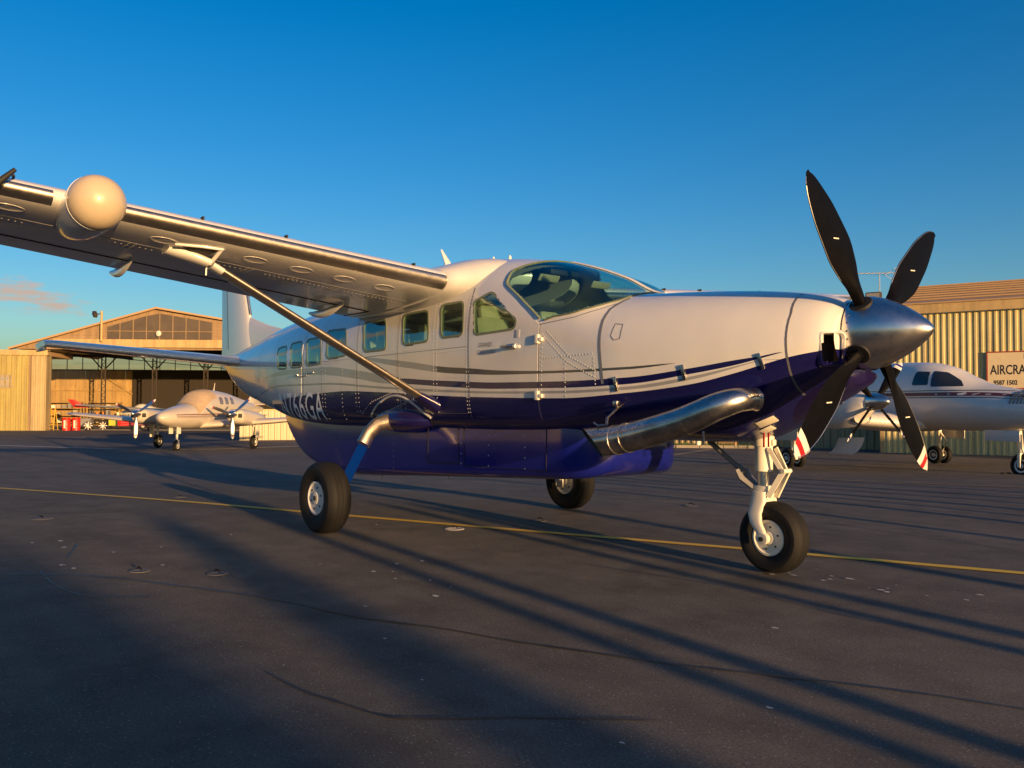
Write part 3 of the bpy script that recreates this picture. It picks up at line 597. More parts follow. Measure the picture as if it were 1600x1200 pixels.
# ---- propeller
PX, PZ, PR = 4.985, 1.852, 1.336
b = MB(); b.lathe([(.255, -.115), (.262, -.10), (.262, .0), (.240, .08), (.207, .16), (.164, .24), (.118, .31), (.073, .366), (.045, .396), (.020, .414), (.0, .42)], (PX, 0, PZ), (1, 0, 0), 64); spin = b.build('spinner', M['chrome'], CRAFT, smooth=60)
b = MB(); b.lathe([(.20, -.16), (.24, -.15), (.24, -.112), (.10, -.112)], (PX, 0, PZ), (1, 0, 0), 40); b.build('backplate', M['soot'], spin)
b = MB()
for k in range(28):
    a = 2*math.pi*k/28; c = V(PX-.075, .262*math.cos(a), PZ+.262*math.sin(a)); n = V(0, math.cos(a), math.sin(a)); b.lathe([(.008, 0), (.007, .004), (.001, .005)], c, n, 8)
tag(b.build('screw_ring', M['steel'], spin), kind='stuff')
def blade(phi, banded, mark):
    r = V(0, math.cos(phi), math.sin(phi)); t = V(0, -math.sin(phi), math.cos(phi)); o = V(PX-.02, 0, PZ); X = V(1, 0, 0)
    lead = pchip([.20, .30, .42, .55, .72, .88, .96, 1.0], [.045, .058, .100, .130, .132, .106, .072, .030]); trail = pchip([.20, .30, .42, .55, .72, .88, .96, 1.0], [.045, .058, .104, .134, .120, .072, .030, -.012])
    thick = pchip([.20, .30, .42, .6, .8, 1.0], [.09, .075, .036, .022, .014, .006]); beta = pchip([.2, .4, .7, 1.0], [26, 13, 5, 2])
    off = pchip([.2, .6, .85, 1.0], [0, .0, -.004, -.014])
    def ring(s, grow=0.0):
        be = R(beta(s)); c = t*math.cos(be) - X*math.sin(be); n = X*math.cos(be) + t*math.sin(be)
        le, te, th = lead(s)*1.07+grow, trail(s)*1.07+grow, thick(s)+grow*1.2; out = []
        for k in range(20):
            a = 2*math.pi*k/20; w = math.cos(a); ch = (le if w > 0 else te)*w; out.append(o + r*s*PR + c*(ch+off(s)) + n*math.sin(a)*th*.5*(.35+.65*(1-abs(w)**1.6)))
        return out
    ss = [.19+.81*i/44 for i in range(45)]; b = MB(); b.loft([ring(s) for s in ss]); bl = b.build('propeller_blade', M['black'], CRAFT, smooth=50)
    if banded:
        for a, e, m in ((.872, .918, 'white'), (.918, .956, 'red'), (.956, 1.0, 'white')):
            q = MB(); q.loft([ring(a+(e-a)*i/6, .0022) for i in range(7)], cap=True); q.build('tip_band', M[m], bl, smooth=50)
    s = .60; be = R(beta(s)); c = t*math.cos(be)-X*math.sin(be); n = X*math.cos(be)+t*math.sin(be); q = MB()
    cc = o + r*s*PR + n*(thick(s)*.5+.002); q.bar(cc-V(0, .766, 0)*.045, cc+V(0, .766, 0)*.045+V(0, 0, .004), .008, .002, up=tuple(n)); q.build('balance_mark', M['cream'], bl)
    e = MB(); path = [o + r*s*PR + (t*math.cos(R(beta(s)))-X*math.sin(R(beta(s))))*(lead(s)+off(s)) for s in ss[10:-1]]; e.tube(path, .0035, n=6); e.build('edge_strip', M['alu'], bl)
    h = MB(); h.lathe([(.078, .17), (.085, .20), (.080, .262), (.06, .264)], o, r, 28); h.build('blade_collar', M['dark'], bl)
for k in range(4): blade(.692 + k*math.pi/2, k >= 2, k)
# ---- cargo pod
PS = [(-4.35, .10, 1.28, 1.22), (-4.1, .22, 1.34, 1.10), (-3.4, .40, 1.30, .74), (-2.6, .54, 1.25, .53), (-2.0, .60, 1.22, .455), (-1.5, .63, 1.2, .462), (.5, .66, 1.2, .56), (2.0, .66, 1.22, .63), (2.38, .66, 1.22, .65), (2.58, .62, 1.22, .67), (2.70, .54, 1.2, .71), (2.78, .42, 1.17, .77), (2.81, .30, 1.14, .84)]
pf = [pchip([p[0] for p in PS], [p[k] for p in PS]) for k in (1, 2, 3)]
b = MB(); rings = []
for i in range(120):
    x = -4.35+7.16*i/119; hw, zt, zb = [f(x) for f in pf]; zm = (zt+zb)/2; h = (zt-zb)/2; ring = []
    rc = min(.11, hw*.45, h*.45)
    for cx, cz, a0 in ((hw-rc, h-rc, 0), (-hw+rc, h-rc, 90), (-hw+rc, -h+rc, 180), (hw-rc, -h+rc, 270)):
        for k in range(9): ring.append((x, cx+rc*math.cos(R(a0+k*11.25)), zm+cz+rc*math.sin(R(a0+k*11.25))))
    rings.append(ring)
b.loft(rings); pod = b.build('cargo_pod', M['navy'], CRAFT, smooth=50)
def podpt(x, z, off=.0):
    hw, zt, zb = [f(x) for f in pf]; zm = (zt+zb)/2; h = (zt-zb)/2; return (x, -(hw+off), z)
b = MB()
for x in (.9, 1.35, 1.9): rivets(b, [(x, .72), (x, 1.13)], .10, .009, fn=lambda x, z, o: podpt(x, z, o))
rivets(b, [(-.9, 1.04), (2.3, 1.14)], .16, .010, fn=lambda x, z, o: podpt(x, z, o)); rivets(b, [(-.4, .6), (-.4, 1.0)], .06, .006, fn=lambda x, z, o: podpt(x, z, o))
tag(b.build('fasteners', M['alu'], pod), kind='stuff')
for x0, x1 in ((.30, .85), (.95, 2.2)):
    b = MB(); P = [podpt(x, z, .002) for x, z in ((x0, .70), (x1, .72), (x1, 1.12), (x0, 1.10))]
    for a, e in ((0, 1), (1, 2), (2, 3), (3, 0)): b.bar(P[a], P[e], .006, .006)
    b.build('door_seam', M['dark'], pod)
for x in (-1.2, .2): 
    b = MB(); b.tube([(x, -.3, pf[2](x)+.02), (x-.03, -.3, pf[2](x)-.06)], [.008, .004], n=8); b.build('drain_mast', M['alu'], pod)
# ---- landing gear
def wheel(root_name, c, R_, W_, rim, axis=(0, 1, 0), parent=CRAFT, side=-1):
    hw = W_/2; prof = [(rim, -hw*.62), (rim+.02, -hw*.80), (R_*.72, -hw), (R_*.86, -hw*.95), (R_*.95, -hw*.74), (R_*.988, -hw*.52)]
    for gx in (-.34, 0, .34): prof += [(R_*.998, hw*(gx-.10)), (R_*.978, hw*(gx-.05)), (R_*.978, hw*(gx+.05)), (R_*.998, hw*(gx+.10))]
    prof += [(r, -h) for r, h in [(R_*.988, -hw*.52), (R_*.95, -hw*.74), (R_*.86, -hw*.95), (R_*.72, -hw), (rim+.02, -hw*.80), (rim, -hw*.62)]]
    b = MB(); b.lathe(prof, c, axis, 56)
    zmin = c[2]-R_  # tyre pressed flat a little where it stands
    b.v = [(p[0], p[1], max(p[2], zmin+.012)) for p in b.v]
    o = b.build('wheel', M['rubber'], parent, smooth=32)
    for s in (-1, 1):
        a = V(*axis)*s; h = MB(); h.lathe([(rim+.004, hw*.55), (rim+.006, hw*.80), (rim-.010, hw*.82), (rim*.86, hw*.74), (rim*.62, hw*.73), (rim*.40, hw*.75), (rim*.34, hw*.82), (rim*.16, hw*.84), (.001, hw*.84)], c, tuple(a), 40); hb = h.build('hub', M['cream'] if root_name == 'nose' else M['white2'], o, smooth=30)
        q = MB(); q.lathe([(rim*.17, hw*.83), (rim*.15, hw*.88), (.001, hw*.89)], c, tuple(a), 18)
        for k in range(6):
            t = 2*math.pi*k/6+.3; u = V(math.cos(t), 0, math.sin(t))*rim*.66; q.lathe([(rim*.065, hw*.70), (rim*.065, hw*.77), (.001, hw*.78)], tuple(V(*c)+u), tuple(a), 10)
        q.build('hub_bolts', M['soot'], hb)
    return o
for s in (-1, 1):
    wheel('main', (.02, s*1.745, .368), .368, .27, .165)
    b = MB(); pth = [(-.06, s*.80, 1.13), (-.06, s*.98, 1.135), (-.05, s*1.10, 1.10), (-.04, s*1.20, 1.01), (-.03, s*1.27, .90)]; b.tube(pth, [.095, .085, .080, .078, .078], n=20, flat=.7, up=(1, 0, 0)); leg = b.build('gear_leg', M['tks'], CRAFT)
    b = MB(); rings = []
    for i in range(8):
        f = i/7; c = V(-.03, s*1.245, .93).lerp(V(.0, s*1.565, .40), f); ring = []
        for k in range(24):
            a = 2*math.pi*k/24; ring.append(c + V(1, 0, 0)*math.cos(a)*(.105 if math.cos(a) > 0 else .115) + V(0, -s*.85, -.52).cross(V(1, 0, 0)).normalized()*math.sin(a)*.055)
        rings.append(ring)
    b.loft(rings); b.build('leg_fairing', M['navy'], leg, smooth=50)
    b = MB(); b.tube([(.02, s*1.52, .40), (.02, s*1.66, .37)], .035, n=14); b.box((.02, s*1.575, .37), (.12, .03, .17), bev=.01); b.build('axle', M['alu'], leg)
    b = MB(); rings = []
    for i in range(18):
        f = i/17; x = -.62+1.12*f; w = math.sin(math.pi*min(1, max(0.0, f)))**.62; ring = []
        for k in range(28):
            a = 2*math.pi*k/28; ring.append((x, s*(.70+(.26*max(0, math.cos(a))+.02)*w), 1.135+math.sin(a)*(.015+.125*w)+.02))
        rings.append(ring)
    b.loft(rings); b.build('gear_fairing', M['navy2'], leg, smooth=60)
b = MB(); P = [V(*fz(-.66+1.2*i/30, 1.19+.235*math.sin(math.pi*(i/30)**.9), .006)) for i in range(31)]; b.tube(P, .013, n=8); b.build('chafe_trim', M['silver'], CRAFT)
NX = 4.145
wheel('nose', (NX, 0, .282), .282, .21, .135)
b = MB(); b.lathe([(.072, 0), (.072, .20), (.085, .20), (.085, .32), (.06, .33)], (NX-.09, 0, .80), (0, 0, 1), 28); b.box((NX-.03, 0, 1.03), (.09, .05, .05), bev=.01); ng = b.build('nose_strut', M['cream'], CRAFT)
b = MB(); b.lathe([(.044, 0), (.044, .25)], (NX-.09, 0, .62), (0, 0, 1), 24); b.build('chrome_piston', M['chrome'], ng)
b = MB(); b.box((NX-.09, 0, .655), (.125, .12, .06), bev=.014)
def yoke(s):
    yy = [s*.045, s*.075, s*.125, s*.138, s*.140, s*.140]; xx = [-.09, -.09, -.09, -.07, -.03, 0]; zz = [.64, .56, .47, .40, .34, .275]; dp = [.062, .066, .058, .052, .044, .036]; rings = []
    for i in range(6):
        ring = []
        for k in range(16):
            a = 2*math.pi*k/16; c, sn = math.cos(a), math.sin(a); ring.append((NX+xx[i]+dp[i]*abs(c)**.6*math.copysign(1, c), yy[i]+.022*abs(sn)**.6*math.copysign(1, sn)*(1.9 if i == 0 else 1), zz[i]))
        rings.append(ring)
    return rings
for s in (-1, 1): b.loft(yoke(s))
b.box((NX-.09, 0, .52), (.11, .18, .22), bev=.03)
for s in (-1, 1): b.lathe([(.045, .118), (.045, .168), (.02, .17)], (NX, 0, .282), (0, s, 0), 24)
fork = b.build('nose_fork', M['cream'], ng, smooth=40)
b = MB(); b.lathe([(.02, .165), (.02, .185), (.001, .186)], (NX, 0, .282), (0, -1, 0), 6); b.build('axle_nut', M['soot'], fork)
b = MB()
for s in (-1, 1): b.bar((NX-.01, s*.05, .985), (NX+.10, s*.03, .80), .014, .036); b.bar((NX+.115, s*.035, .815), (NX-.01, s*.06, .60), .016, .042)
b.lathe([(.018, -.055), (.018, .055)], (NX+.115, 0, .81), (0, 1, 0), 12); b.build('torque_link', M['cream'], ng)
b = MB(); b.tube([(NX-.16, -.03, .66), (NX-.26, -.05, .73), (NX-.30, -.06, .80)], [.04, .045, .035], n=12, flat=.5); b.tube([(NX-.16, .03, .66), (NX-.26, .05, .73), (NX-.30, .06, .80)], [.04, .045, .035], n=12, flat=.5); b.tube([(NX-.29, 0, .79), (NX-.62, 0, 1.02)], .022, n=12); b.tube([(NX-.27, 0, .775), (NX-.34, 0, .825)], .03, n=12); b.build('drag_link', M['grey'], ng)
# ---- wing
def foil(n=26):
    """upper from trailing edge to nose, then lower back: (fraction of chord, thickness sign amount)"""
    out = []
    for i in range(n+1):
        x = .5*(1+math.cos(math.pi*i/n)); out.append((x, 1))
    for i in range(1, n): out.append((.5*(1-math.cos(math.pi*i/n)), -1))
    return out
FOIL = foil()
def fth(x): return 5*(.2969*math.sqrt(max(x, 0))-.126*x-.3516*x*x+.2843*x**3-.1036*x**4)
def fcam(x, m=.025, p=.3): return m/p**2*(2*p*x-x*x) if x < p else m/(1-p)**2*((1-2*p)+2*p*x-x*x)
def section(le, chord, tc, inc, pts=FOIL, grow=0.0, s=1):
    ca, sa = math.cos(R(inc)), math.sin(R(inc)); out = []
    for x, sg in pts:
        z = (fcam(x) + sg*fth(x)*tc)*chord; d = x*chord
        if grow: 
            z += sg*grow*(1 if x > .02 else .6); d -= grow*(1-min(1, x*20))
        out.append((le[0] - d*ca + z*sa, le[1], le[2] - d*sa + z*ca))
    return out
def w_le(a): return V(.985-.018*(a-.87), 0, 2.530+.082*(a-.3))
def w_ch(a): return 1.98 - .092*max(0, a-.9)
def w_inc(a): return 6.6-.28*a
def wsec(a, s, **k):
    p = w_le(a); return section((p.x, s*a, p.z), w_ch(a), .165-.004*a, w_inc(a), **k)
def wpt(a, xc, off=0.0, s=-1):
    """point on the wing's lower face at spanwise a, chord fraction xc"""
    return section((w_le(a).x, s*a, w_le(a).z), w_ch(a), .165-.004*a, w_inc(a), pts=[(xc, -1)], grow=off)[0]
for s in (-1, 1):
    b = MB(); aa = [.70, 1.5, 2.5, 3.5, 4.5, 5.5, 6.5, 7.4, 7.75, 7.90, 7.96]; rings = []
    for a in aa:
        if a <= 7.4: rings.append(wsec(a, s))
        else:
            k = {7.75: .93, 7.90: .78, 7.96: .5}[a]; p = w_le(a); c = w_ch(a); rings.append(section((p.x-c*(1-k)*.45, s*a, p.z), c*k, .13*k+.02, w_inc(a)))
    b.loft(rings); wing = b.build('wing', M['white'], CRAFT, smooth=45)
    # polished de-icing panel along the leading edge, in two runs
    lep = [(.0145, 1), (.008, 1), (.003, 1), (.0, 1), (.003, -1), (.010, -1), (.02, -1), (.034, -1)]
    lep = [(.012, 1), (.009, 1), (.006, 1), (.004, 1), (.002, 1), (.001, 1), (0, 1), (.001, -1), (.004, -1), (.010, -1), (.018, -1), (.028, -1), (.038, -1)]
    for a0, a1 in ((.90, 4.05), (4.50, 7.3)):
        b = MB(); b.loft([wsec(a0+(a1-a0)*i/12, s, pts=lep, grow=.0035) for i in range(13)], cap=False, closed=False); b.build('deicing_panel', M['tks'], wing, smooth=60)
    # flap and aileron: gap lines and hinge fairings
    for a in (1.0, 4.95, 7.3):
        b = MB(); b.bar(wpt(a, .72, .004, s), wpt(a, .99, .002, s), .012, .006); b.build('flap_end_gap', M['dark'], wing, smooth=0)
    b = MB()
    for i in range(10):
        a0, a1 = 1.0+i*.63, 1.0+(i+1)*.63; b.bar(wpt(a0, .70, .003, s), wpt(a1, .70, .003, s), .02, .006)
    b.build('flap_gap', M['dark'], wing, smooth=0)
    b = MB()
    for i in range(10):
        a0, a1 = 1.0+i*.63, 1.0+(i+1)*.63; b.bar(wpt(a0, .30, .001, s), wpt(a1, .30, .001, s), .006, .003)
    b.build('spar_seam', M['seam'], wing, smooth=0)
    for a, ln in ((1.42, .62), (3.62, .50)):
        b = MB(); p0, p1 = V(*wpt(a, .62, -.01, s)), V(*wpt(a, .99, -.02, s)); rings = []
        for i in range(12):
            f = i/11; c = p0.lerp(p1, f*1.12) - V(0, 0, .02+.07*math.sin(math.pi*min(1, f*.8))); w = .005+.014*math.sin(math.pi*(.05+.9*f)); rings.append([(c.x, c.y+w*math.cos(2*math.pi*k/14), c.z+(.008+.042*math.sin(math.pi*(.04+.92*f)))*math.sin(2*math.pi*k/14)) for k in range(14)])
        b.loft(rings); b.build('flap_track_fairing', M['white'], wing, smooth=60)
    for a in (1.45, 1.9, 2.35, 2.8, 3.6, 4.75, 5.3):
        b = MB(); q0 = [2*math.pi*k/28 for k in range(28)]
        b.loft([[V(*wpt(a+.115*r_*math.cos(q), .16+.042*r_*math.sin(q), h_, s)) for q in q0] for r_, h_ in ((1.0, .0), (1.0, .0022), (.93, .0028), (.90, .0016), (.4, .0016), (.02, .0016))], cap=False); b.build('access_panel', M['white'], wing, smooth=30)
    b = MB(); wf = lambda x, z, o: wpt(x, z, o, s)
    for a in (1.35, 1.8, 2.25, 2.7, 3.15, 3.75, 4.85, 5.3): rivets(b, [(a, .30), (a+.02, .42)], .010, .0095, fn=wf); rivets(b, [(a+.05, .30), (a+.07, .42)], .010, .0095, fn=wf)
    for a0, a1 in ((1.1, 1.75), (1.85, 2.6), (2.75, 3.1), (3.6, 4.05), (4.6, 5.3)): rivets(b, [(a0, .345), (a1, .345)], .045, .013, fn=wf); rivets(b, [(a0, .40), (a1, .40)], .06, .011, fn=wf)
    tag(b.build('rivets', M['rivet'], wing, smooth=30), kind='stuff')
    for a in (1.25, 2.6, 3.35, 4.75):
        p = V(*section((w_le(a).x, s*a, w_le(a).z), w_ch(a), .16, w_inc(a), pts=[(.06, 1)])[0]); b = MB(); b.box(p+V(0, 0, .006), (.06, .012, .026)); b.build('vortex_tab', M['dark'], wing)
    # root fairing bulging out of the roof
    b = MB(); rings = []
    for a, fx, k, dz in ((.28, .58, .98, .045), (.46, .50, 1.12, .045), (.60, .37, 1.17, .034), (.72, .21, 1.15, .018), (.83, .08, 1.09, .007), (.91, .018, 1.03, .0)):
        p = w_le(max(a, .87)); rings.append(section((p.x+fx, s*a, p.z+dz), 2.0+fx*1.05, .165*k, w_inc(.9)-1.2*fx))
    b.loft(rings); b.build('wing_root_fairing', M['white'], CRAFT, smooth=60)
    # strut
    p0, p1 = V(.60, s*.80, 1.315), V(.52, s*3.15, 2.545); d = (p1-p0).normalized()
    def sring(c, ch, th, n=20):
        u = V(1, 0, 0); u = (u-d*u.dot(d)).normalized(); w = d.cross(u); return [c + u*math.cos(2*math.pi*k/n)*ch + w*math.sin(2*math.pi*k/n)*th for k in range(n)]
    b = MB(); b.loft([sring(p0.lerp(p1, f), .085, .034) for f in (0, .25, .5, .75, 1)]); st = b.build('wing_strut', M['white'], CRAFT, smooth=50)
    def lring(c, n=11):
        u = V(1, 0, 0); u = (u-d*u.dot(d)).normalized(); w = d.cross(u); return [c + u*math.cos(q)*.089 + w*math.sin(q)*.0375 for q in [-1.15+2.3*k/(n-1) for k in range(n)]]
    b = MB(); b.loft([lring(p0.lerp(p1, f)) for f in (.09, .3, .6, .96)], cap=False, closed=False); b.build('deicing_panel', M['tks'], st, smooth=60)
    b = MB(); rings = []
    for f, ch, th in ((-.06, .17, .10), (-.02, .15, .085), (.03, .125, .062), (.075, .10, .045), (.09, .092, .04)): rings.append(sring(p0.lerp(p1, f)+V(.02*(1-f*10), 0, 0), ch, th))
    b.loft(rings); b.build('lower_cuff', M['navy2'], st, smooth=60)
    # upper strut fairing with its open triangle
    top = [V(*wpt(a, xc, 0, s)) for a, xc in ((3.15, .13), (3.46, .24))]; e = p1 + d*.03
    b = MB(); rings = []
    for f in (0, .2, .4, .6, .8, 1): c = e.lerp(V(*wpt(3.50, .30, -.02, s)), f); rings.append(sring(c, .105+.02*math.sin(math.pi*f), .042+.02*f))
    b.loft(rings); b.tube([e+V(.05, 0, -.01), V(*wpt(3.13, .11, -.01, s))], .018, n=12); b.tube([V(*wpt(3.13, .11, .002, s)), V(*wpt(3.3, .125, .004, s)), V(*wpt(3.50, .17, .002, s))], .014, n=12); b.build('upper_fairing', M['white'], st, smooth=50)
    q = MB(); T = [V(*wpt(3.15, .13, .004, s)), V(*wpt(3.44, .18, .004, s)), e+V(.0, s*.06, .03)]; q.add(T, [(0, 1, 2)]); q.build('fairing_recess', M['dark'], st, smooth=0)
    b = MB(); b.tube([e+V(-.03, 0, -.03), e+V(-.04, 0, -.10)], .012, n=8); b.build('tie_down_ring', M['alu'], st)
# radar pod on the starboard wing
RC = V(1.13, -4.25, 2.822)
b = MB(); prof = [(.0, .205)] + [(.205*math.sin(R(q)), .205*math.cos(R(q))) for q in range(8, 91, 8)] + [(.205, 0), (.205, -.04)]
b.lathe(prof[::-1], RC, (1, 0, .03), 48); rd = b.build('radome', mat('beige_radome', (.46, .38, .27), .35, coat=.3, noise=.06, nscale=5), CRAFT, smooth=60)
b = MB(); rings = []
for x, r_, dz in ((-.035, .2045, 0), (-.20, .20, -.005), (-.40, .185, -.01), (-.62, .15, -.01), (-.85, .09, .0), (-1.0, .03, .01)): rings.append([(RC.x+x, RC.y+r_*math.cos(2*math.pi*k/36), RC.z-.0+dz+x*.06+r_*math.sin(2*math.pi*k/36)) for k in range(36)])
b.loft(rings); pb = b.build('radar_pod', M['white'], CRAFT, smooth=60)
b = MB(); b.lathe([(.203, -.006), (.2085, -.006), (.2085, .006), (.203, .006)], RC+V(-.035, 0, 0), (1, 0, .03), 48); b.build('band', M['silver'], pb)
b = MB(); b.tube([(.97, -4.90, 2.86), (1.0, -4.85, 2.92), (1.0, -4.77, 3.005)], [.030, .022, .016], n=10); b.build('pitot_mast', M['dark'], CRAFT)
# ---- tail
for s in (-1, 1):
    b = MB(); rings = []
    for a, xl, ch, z in ((.15, -5.55, 1.45, 1.985), (1.2, -5.60, 1.28, 2.05), (2.2, -5.66, 1.10, 2.112), (2.95, -5.71, .97, 2.158), (3.08, -5.76, .88, 2.166), (3.13, -5.85, .70, 2.17)): rings.append(section((xl, s*a, z+.02), ch, .115, -1.0))
    b.loft(rings); st = b.build('tailplane', M['white'], CRAFT, smooth=45)
    b = MB(); b.box((-6.25, s*3.10, 2.17), (.5, .05, .13), bev=.02); b.build('elevator_horn', M['white'], st)
    b = MB(); b.bar((-6.32, s*.3, 1.945), (-6.30, s*3.0, 2.11), .015, .01); b.build('elevator_gap', M['dark'], st)
b = MB(); rings = []
for z, xl, ch in ((1.95, -5.60, 1.56), (2.8, -5.93, 1.24), (3.4, -6.16, 1.03), (4.0, -6.36, .83), (4.34, -6.50, .68), (4.42, -6.6, .55)):
    rings.append([(xl-x*ch, sg*fth(x)*.11*ch, z) for x, sg in FOIL])
b.loft(rings); fin = b.build('fin', M['white'], CRAFT, smooth=45)
b = MB(); rings = []
for x, z, w in ((-3.9, 2.50, .015), (-4.5, 2.49, .025), (-5.2, 2.62, .035), (-5.75, 2.76, .045), (-6.1, 2.86, .05)): rings.append([(x, w*math.cos(q), (z+2.0)/2+(z-2.0)/2*math.sin(q)) for q in [2*math.pi*k/16 for k in range(16)]])
b.loft(rings); b.build('dorsal_fillet', M['white'], fin, smooth=60)
b = MB(); lp = [V(-5.945-.39*f, -.0, 2.85+1.0*f) for f in [i/6 for i in range(7)]]; b.tube([p+V(.012, 0, 0) for p in lp], .022, n=10); b.build('deicing_panel', M['tks'], fin)
b = MB(); b.bar((-6.75, -.048, 2.3), (-6.98, -.033, 4.3), .005, .006); b.build('rudder_gap', M['dark'], fin)
# ---- roof antennas
b = MB(); b.tube([(-.20, -.0, 2.90), (-.29, 0, 3.04), (-.40, 0, 3.19)], [.035, .022, .008], n=10, flat=2.0, up=(0, 1, 0)); b.build('blade_antenna', M['white'], CRAFT)
for x, z in ((.72, 2.915), (1.0, 2.895)):
    b = MB(); b.lathe([(.018, 0), (.014, .03), (.003, .045)], (x, -.1, z-.01), (0, 0, 1), 12); b.build('roof_antenna', M['cream'], CRAFT)
b = MB(); b.tube([(-6.2, -.0, 1.70), (-6.2, 0, 1.60), (-6.15, 0, 1.585), (-6.1, 0, 1.62)], .01, n=8); b.build('tail_tie_ring', M['alu'], CRAFT)
# ================================================================== other aircraft
def body(b, ST_, n=40, nx=60):
    """loft of stations (x, half width, top, bottom, exponent) centred on y = 0 (or at y given as sixth value)"""
    xs = [s[0] for s in ST_]; F = [pchip(xs, [s[k] for s in ST_]) for k in range(1, 5)]; yy = pchip(xs, [s[5] if len(s) > 5 else 0.0 for s in ST_]); rings = []
    for i in range(nx+1):
        x = xs[0]+(xs[-1]-xs[0])*i/nx; hw, zt, zb, e = [f(x) for f in F]; zm, h = (zt+zb)/2, (zt-zb)/2
        rings.append([(x, yy(x)+hw*abs(math.cos(a))**(2/e)*math.copysign(1, math.cos(a)), zm+h*abs(math.sin(a))**(2/e)*math.copysign(1, math.sin(a))) for a in [2*math.pi*k/n for k in range(n)]])
    b.loft(rings); return F
def sidept(F, x, z, s, off=.004):
    hw, zt, zb, e = [f(x) for f in F]; zm, h = (zt+zb)/2, (zt-zb)/2; u = min(.999, abs(z-zm)/h); return (x, s*(hw*(1-u**e)**(1/e)+off), z)
def side_poly(name, F, pts, s, m, parent, off=.006, r=.03):
    p0 = rounded(pts, r, 3); p = []
    for a_, b_ in zip(p0, p0[1:]+p0[:1]):
        k_ = max(1, int((b_-a_).length/.05)); p += [a_.lerp(b_, i_/k_) for i_ in range(k_)]
    n = len(p); c = sum(p, V(0, 0))/n; b = MB(); rr = [[c+(q-c)*k for q in p] for k in (1, .8, .6, .4, .2)]
    b.add([sidept(F, q.x, q.y, s, off) for r_ in rr for q in r_] + [sidept(F, c.x, c.y, s, off)], [(i*n+k, i*n+(k+1) % n, (i+1)*n+(k+1) % n, (i+1)*n+k) for i in range(4) for k in range(n)] + [(4*n+k, 4*n+(k+1) % n, 5*n) for k in range(n)])
    return b.build(name, m, parent, smooth=60)
def side_stripe(name, F, za, zb_, x0, x1, s, m, parent, off=.005):
    b = MB(); P = []
    for i in range(41):
        x = x0+(x1-x0)*i/40
        P += [sidept(F, x, za(x), s, off), sidept(F, x, zb_(x), s, off)]
    b.add(P, [(2*i, 2*i+1, 2*i+3, 2*i+2) for i in range(40)]); return b.build(name, m, parent, smooth=60)
def lowwing(parent, secs, m, name='wing'):
    b = MB(); b.loft([section((x, y, z), c, t, i) for x, y, z, c, t, i in secs]); return b.build(name, m, parent, smooth=45)
def prop(parent, c, rad, angs, m, chord=.075, pitch=28, tip=None, spin=(.15, .36), spm=None):
    b = MB(); r0, l0 = spin; b.lathe([(r0*.98, -.10), (r0, 0), (r0*.93, l0*.3), (r0*.72, l0*.62), (r0*.38, l0*.88), (.01, l0)], c, (1, 0, 0), 36); sp = b.build('spinner', spm or M['chrome'], parent, smooth=60)
    for a in angs:
        a = R(a); r = V(0, math.cos(a), math.sin(a)); t = V(0, -math.sin(a), math.cos(a)); be = R(pitch); cc = t*math.cos(be)-V(1, 0, 0)*math.sin(be); n = V(1, 0, 0)*math.cos(be)+t*math.sin(be)
        ch = pchip([.1, .25, .5, .8, .95, 1], [.5, .62, 1, .9, .55, .12]); th = pchip([.1, .3, 1], [.04, .022, .006])
        def rg(f, gr=0): return [V(*c)+r*rad*f + cc*math.cos(q)*(chord*ch(f)+gr) + n*math.sin(q)*(th(f)+gr) for q in [2*math.pi*k/12 for k in range(12)]]
        b = MB(); b.loft([rg(f/16) for f in range(2, 17)]); bl = b.build('propeller_blade', m, parent, smooth=50)
        for f0, f1, tm in (tip or ()):
            b = MB(); b.loft([rg(f0+(f1-f0)*k/3, .004) for k in range(4)]); b.build('tip_band', tm, bl, smooth=50)
    return sp
def small_wheel(parent, c, R_, W_, hubm, twin=0.0):
    out = []
    for dy in ((-twin, twin) if twin else (0.0,)):
        cc = (c[0], c[1]+dy, c[2]); hw = W_/2; b = MB(); b.lathe([(R_*.5, -hw*.7), (R_*.7, -hw), (R_*.9, -hw*.85), (R_, -hw*.4), (R_, hw*.4), (R_*.9, hw*.85), (R_*.7, hw), (R_*.5, hw*.7)], cc, (0, 1, 0), 36); w = b.build('wheel', M['rubber'], parent, smooth=35)
        for s in (-1, 1):
            b = MB(); b.lathe([(R_*.56, hw*.62), (R_*.56, hw*.80), (R_*.46, hw*.72), (R_*.28, hw*.62), (R_*.16, hw*.86), (.001, hw*.88)], cc, (0, s, 0), 28); b.build('hub', hubm, w, smooth=30)
    return out
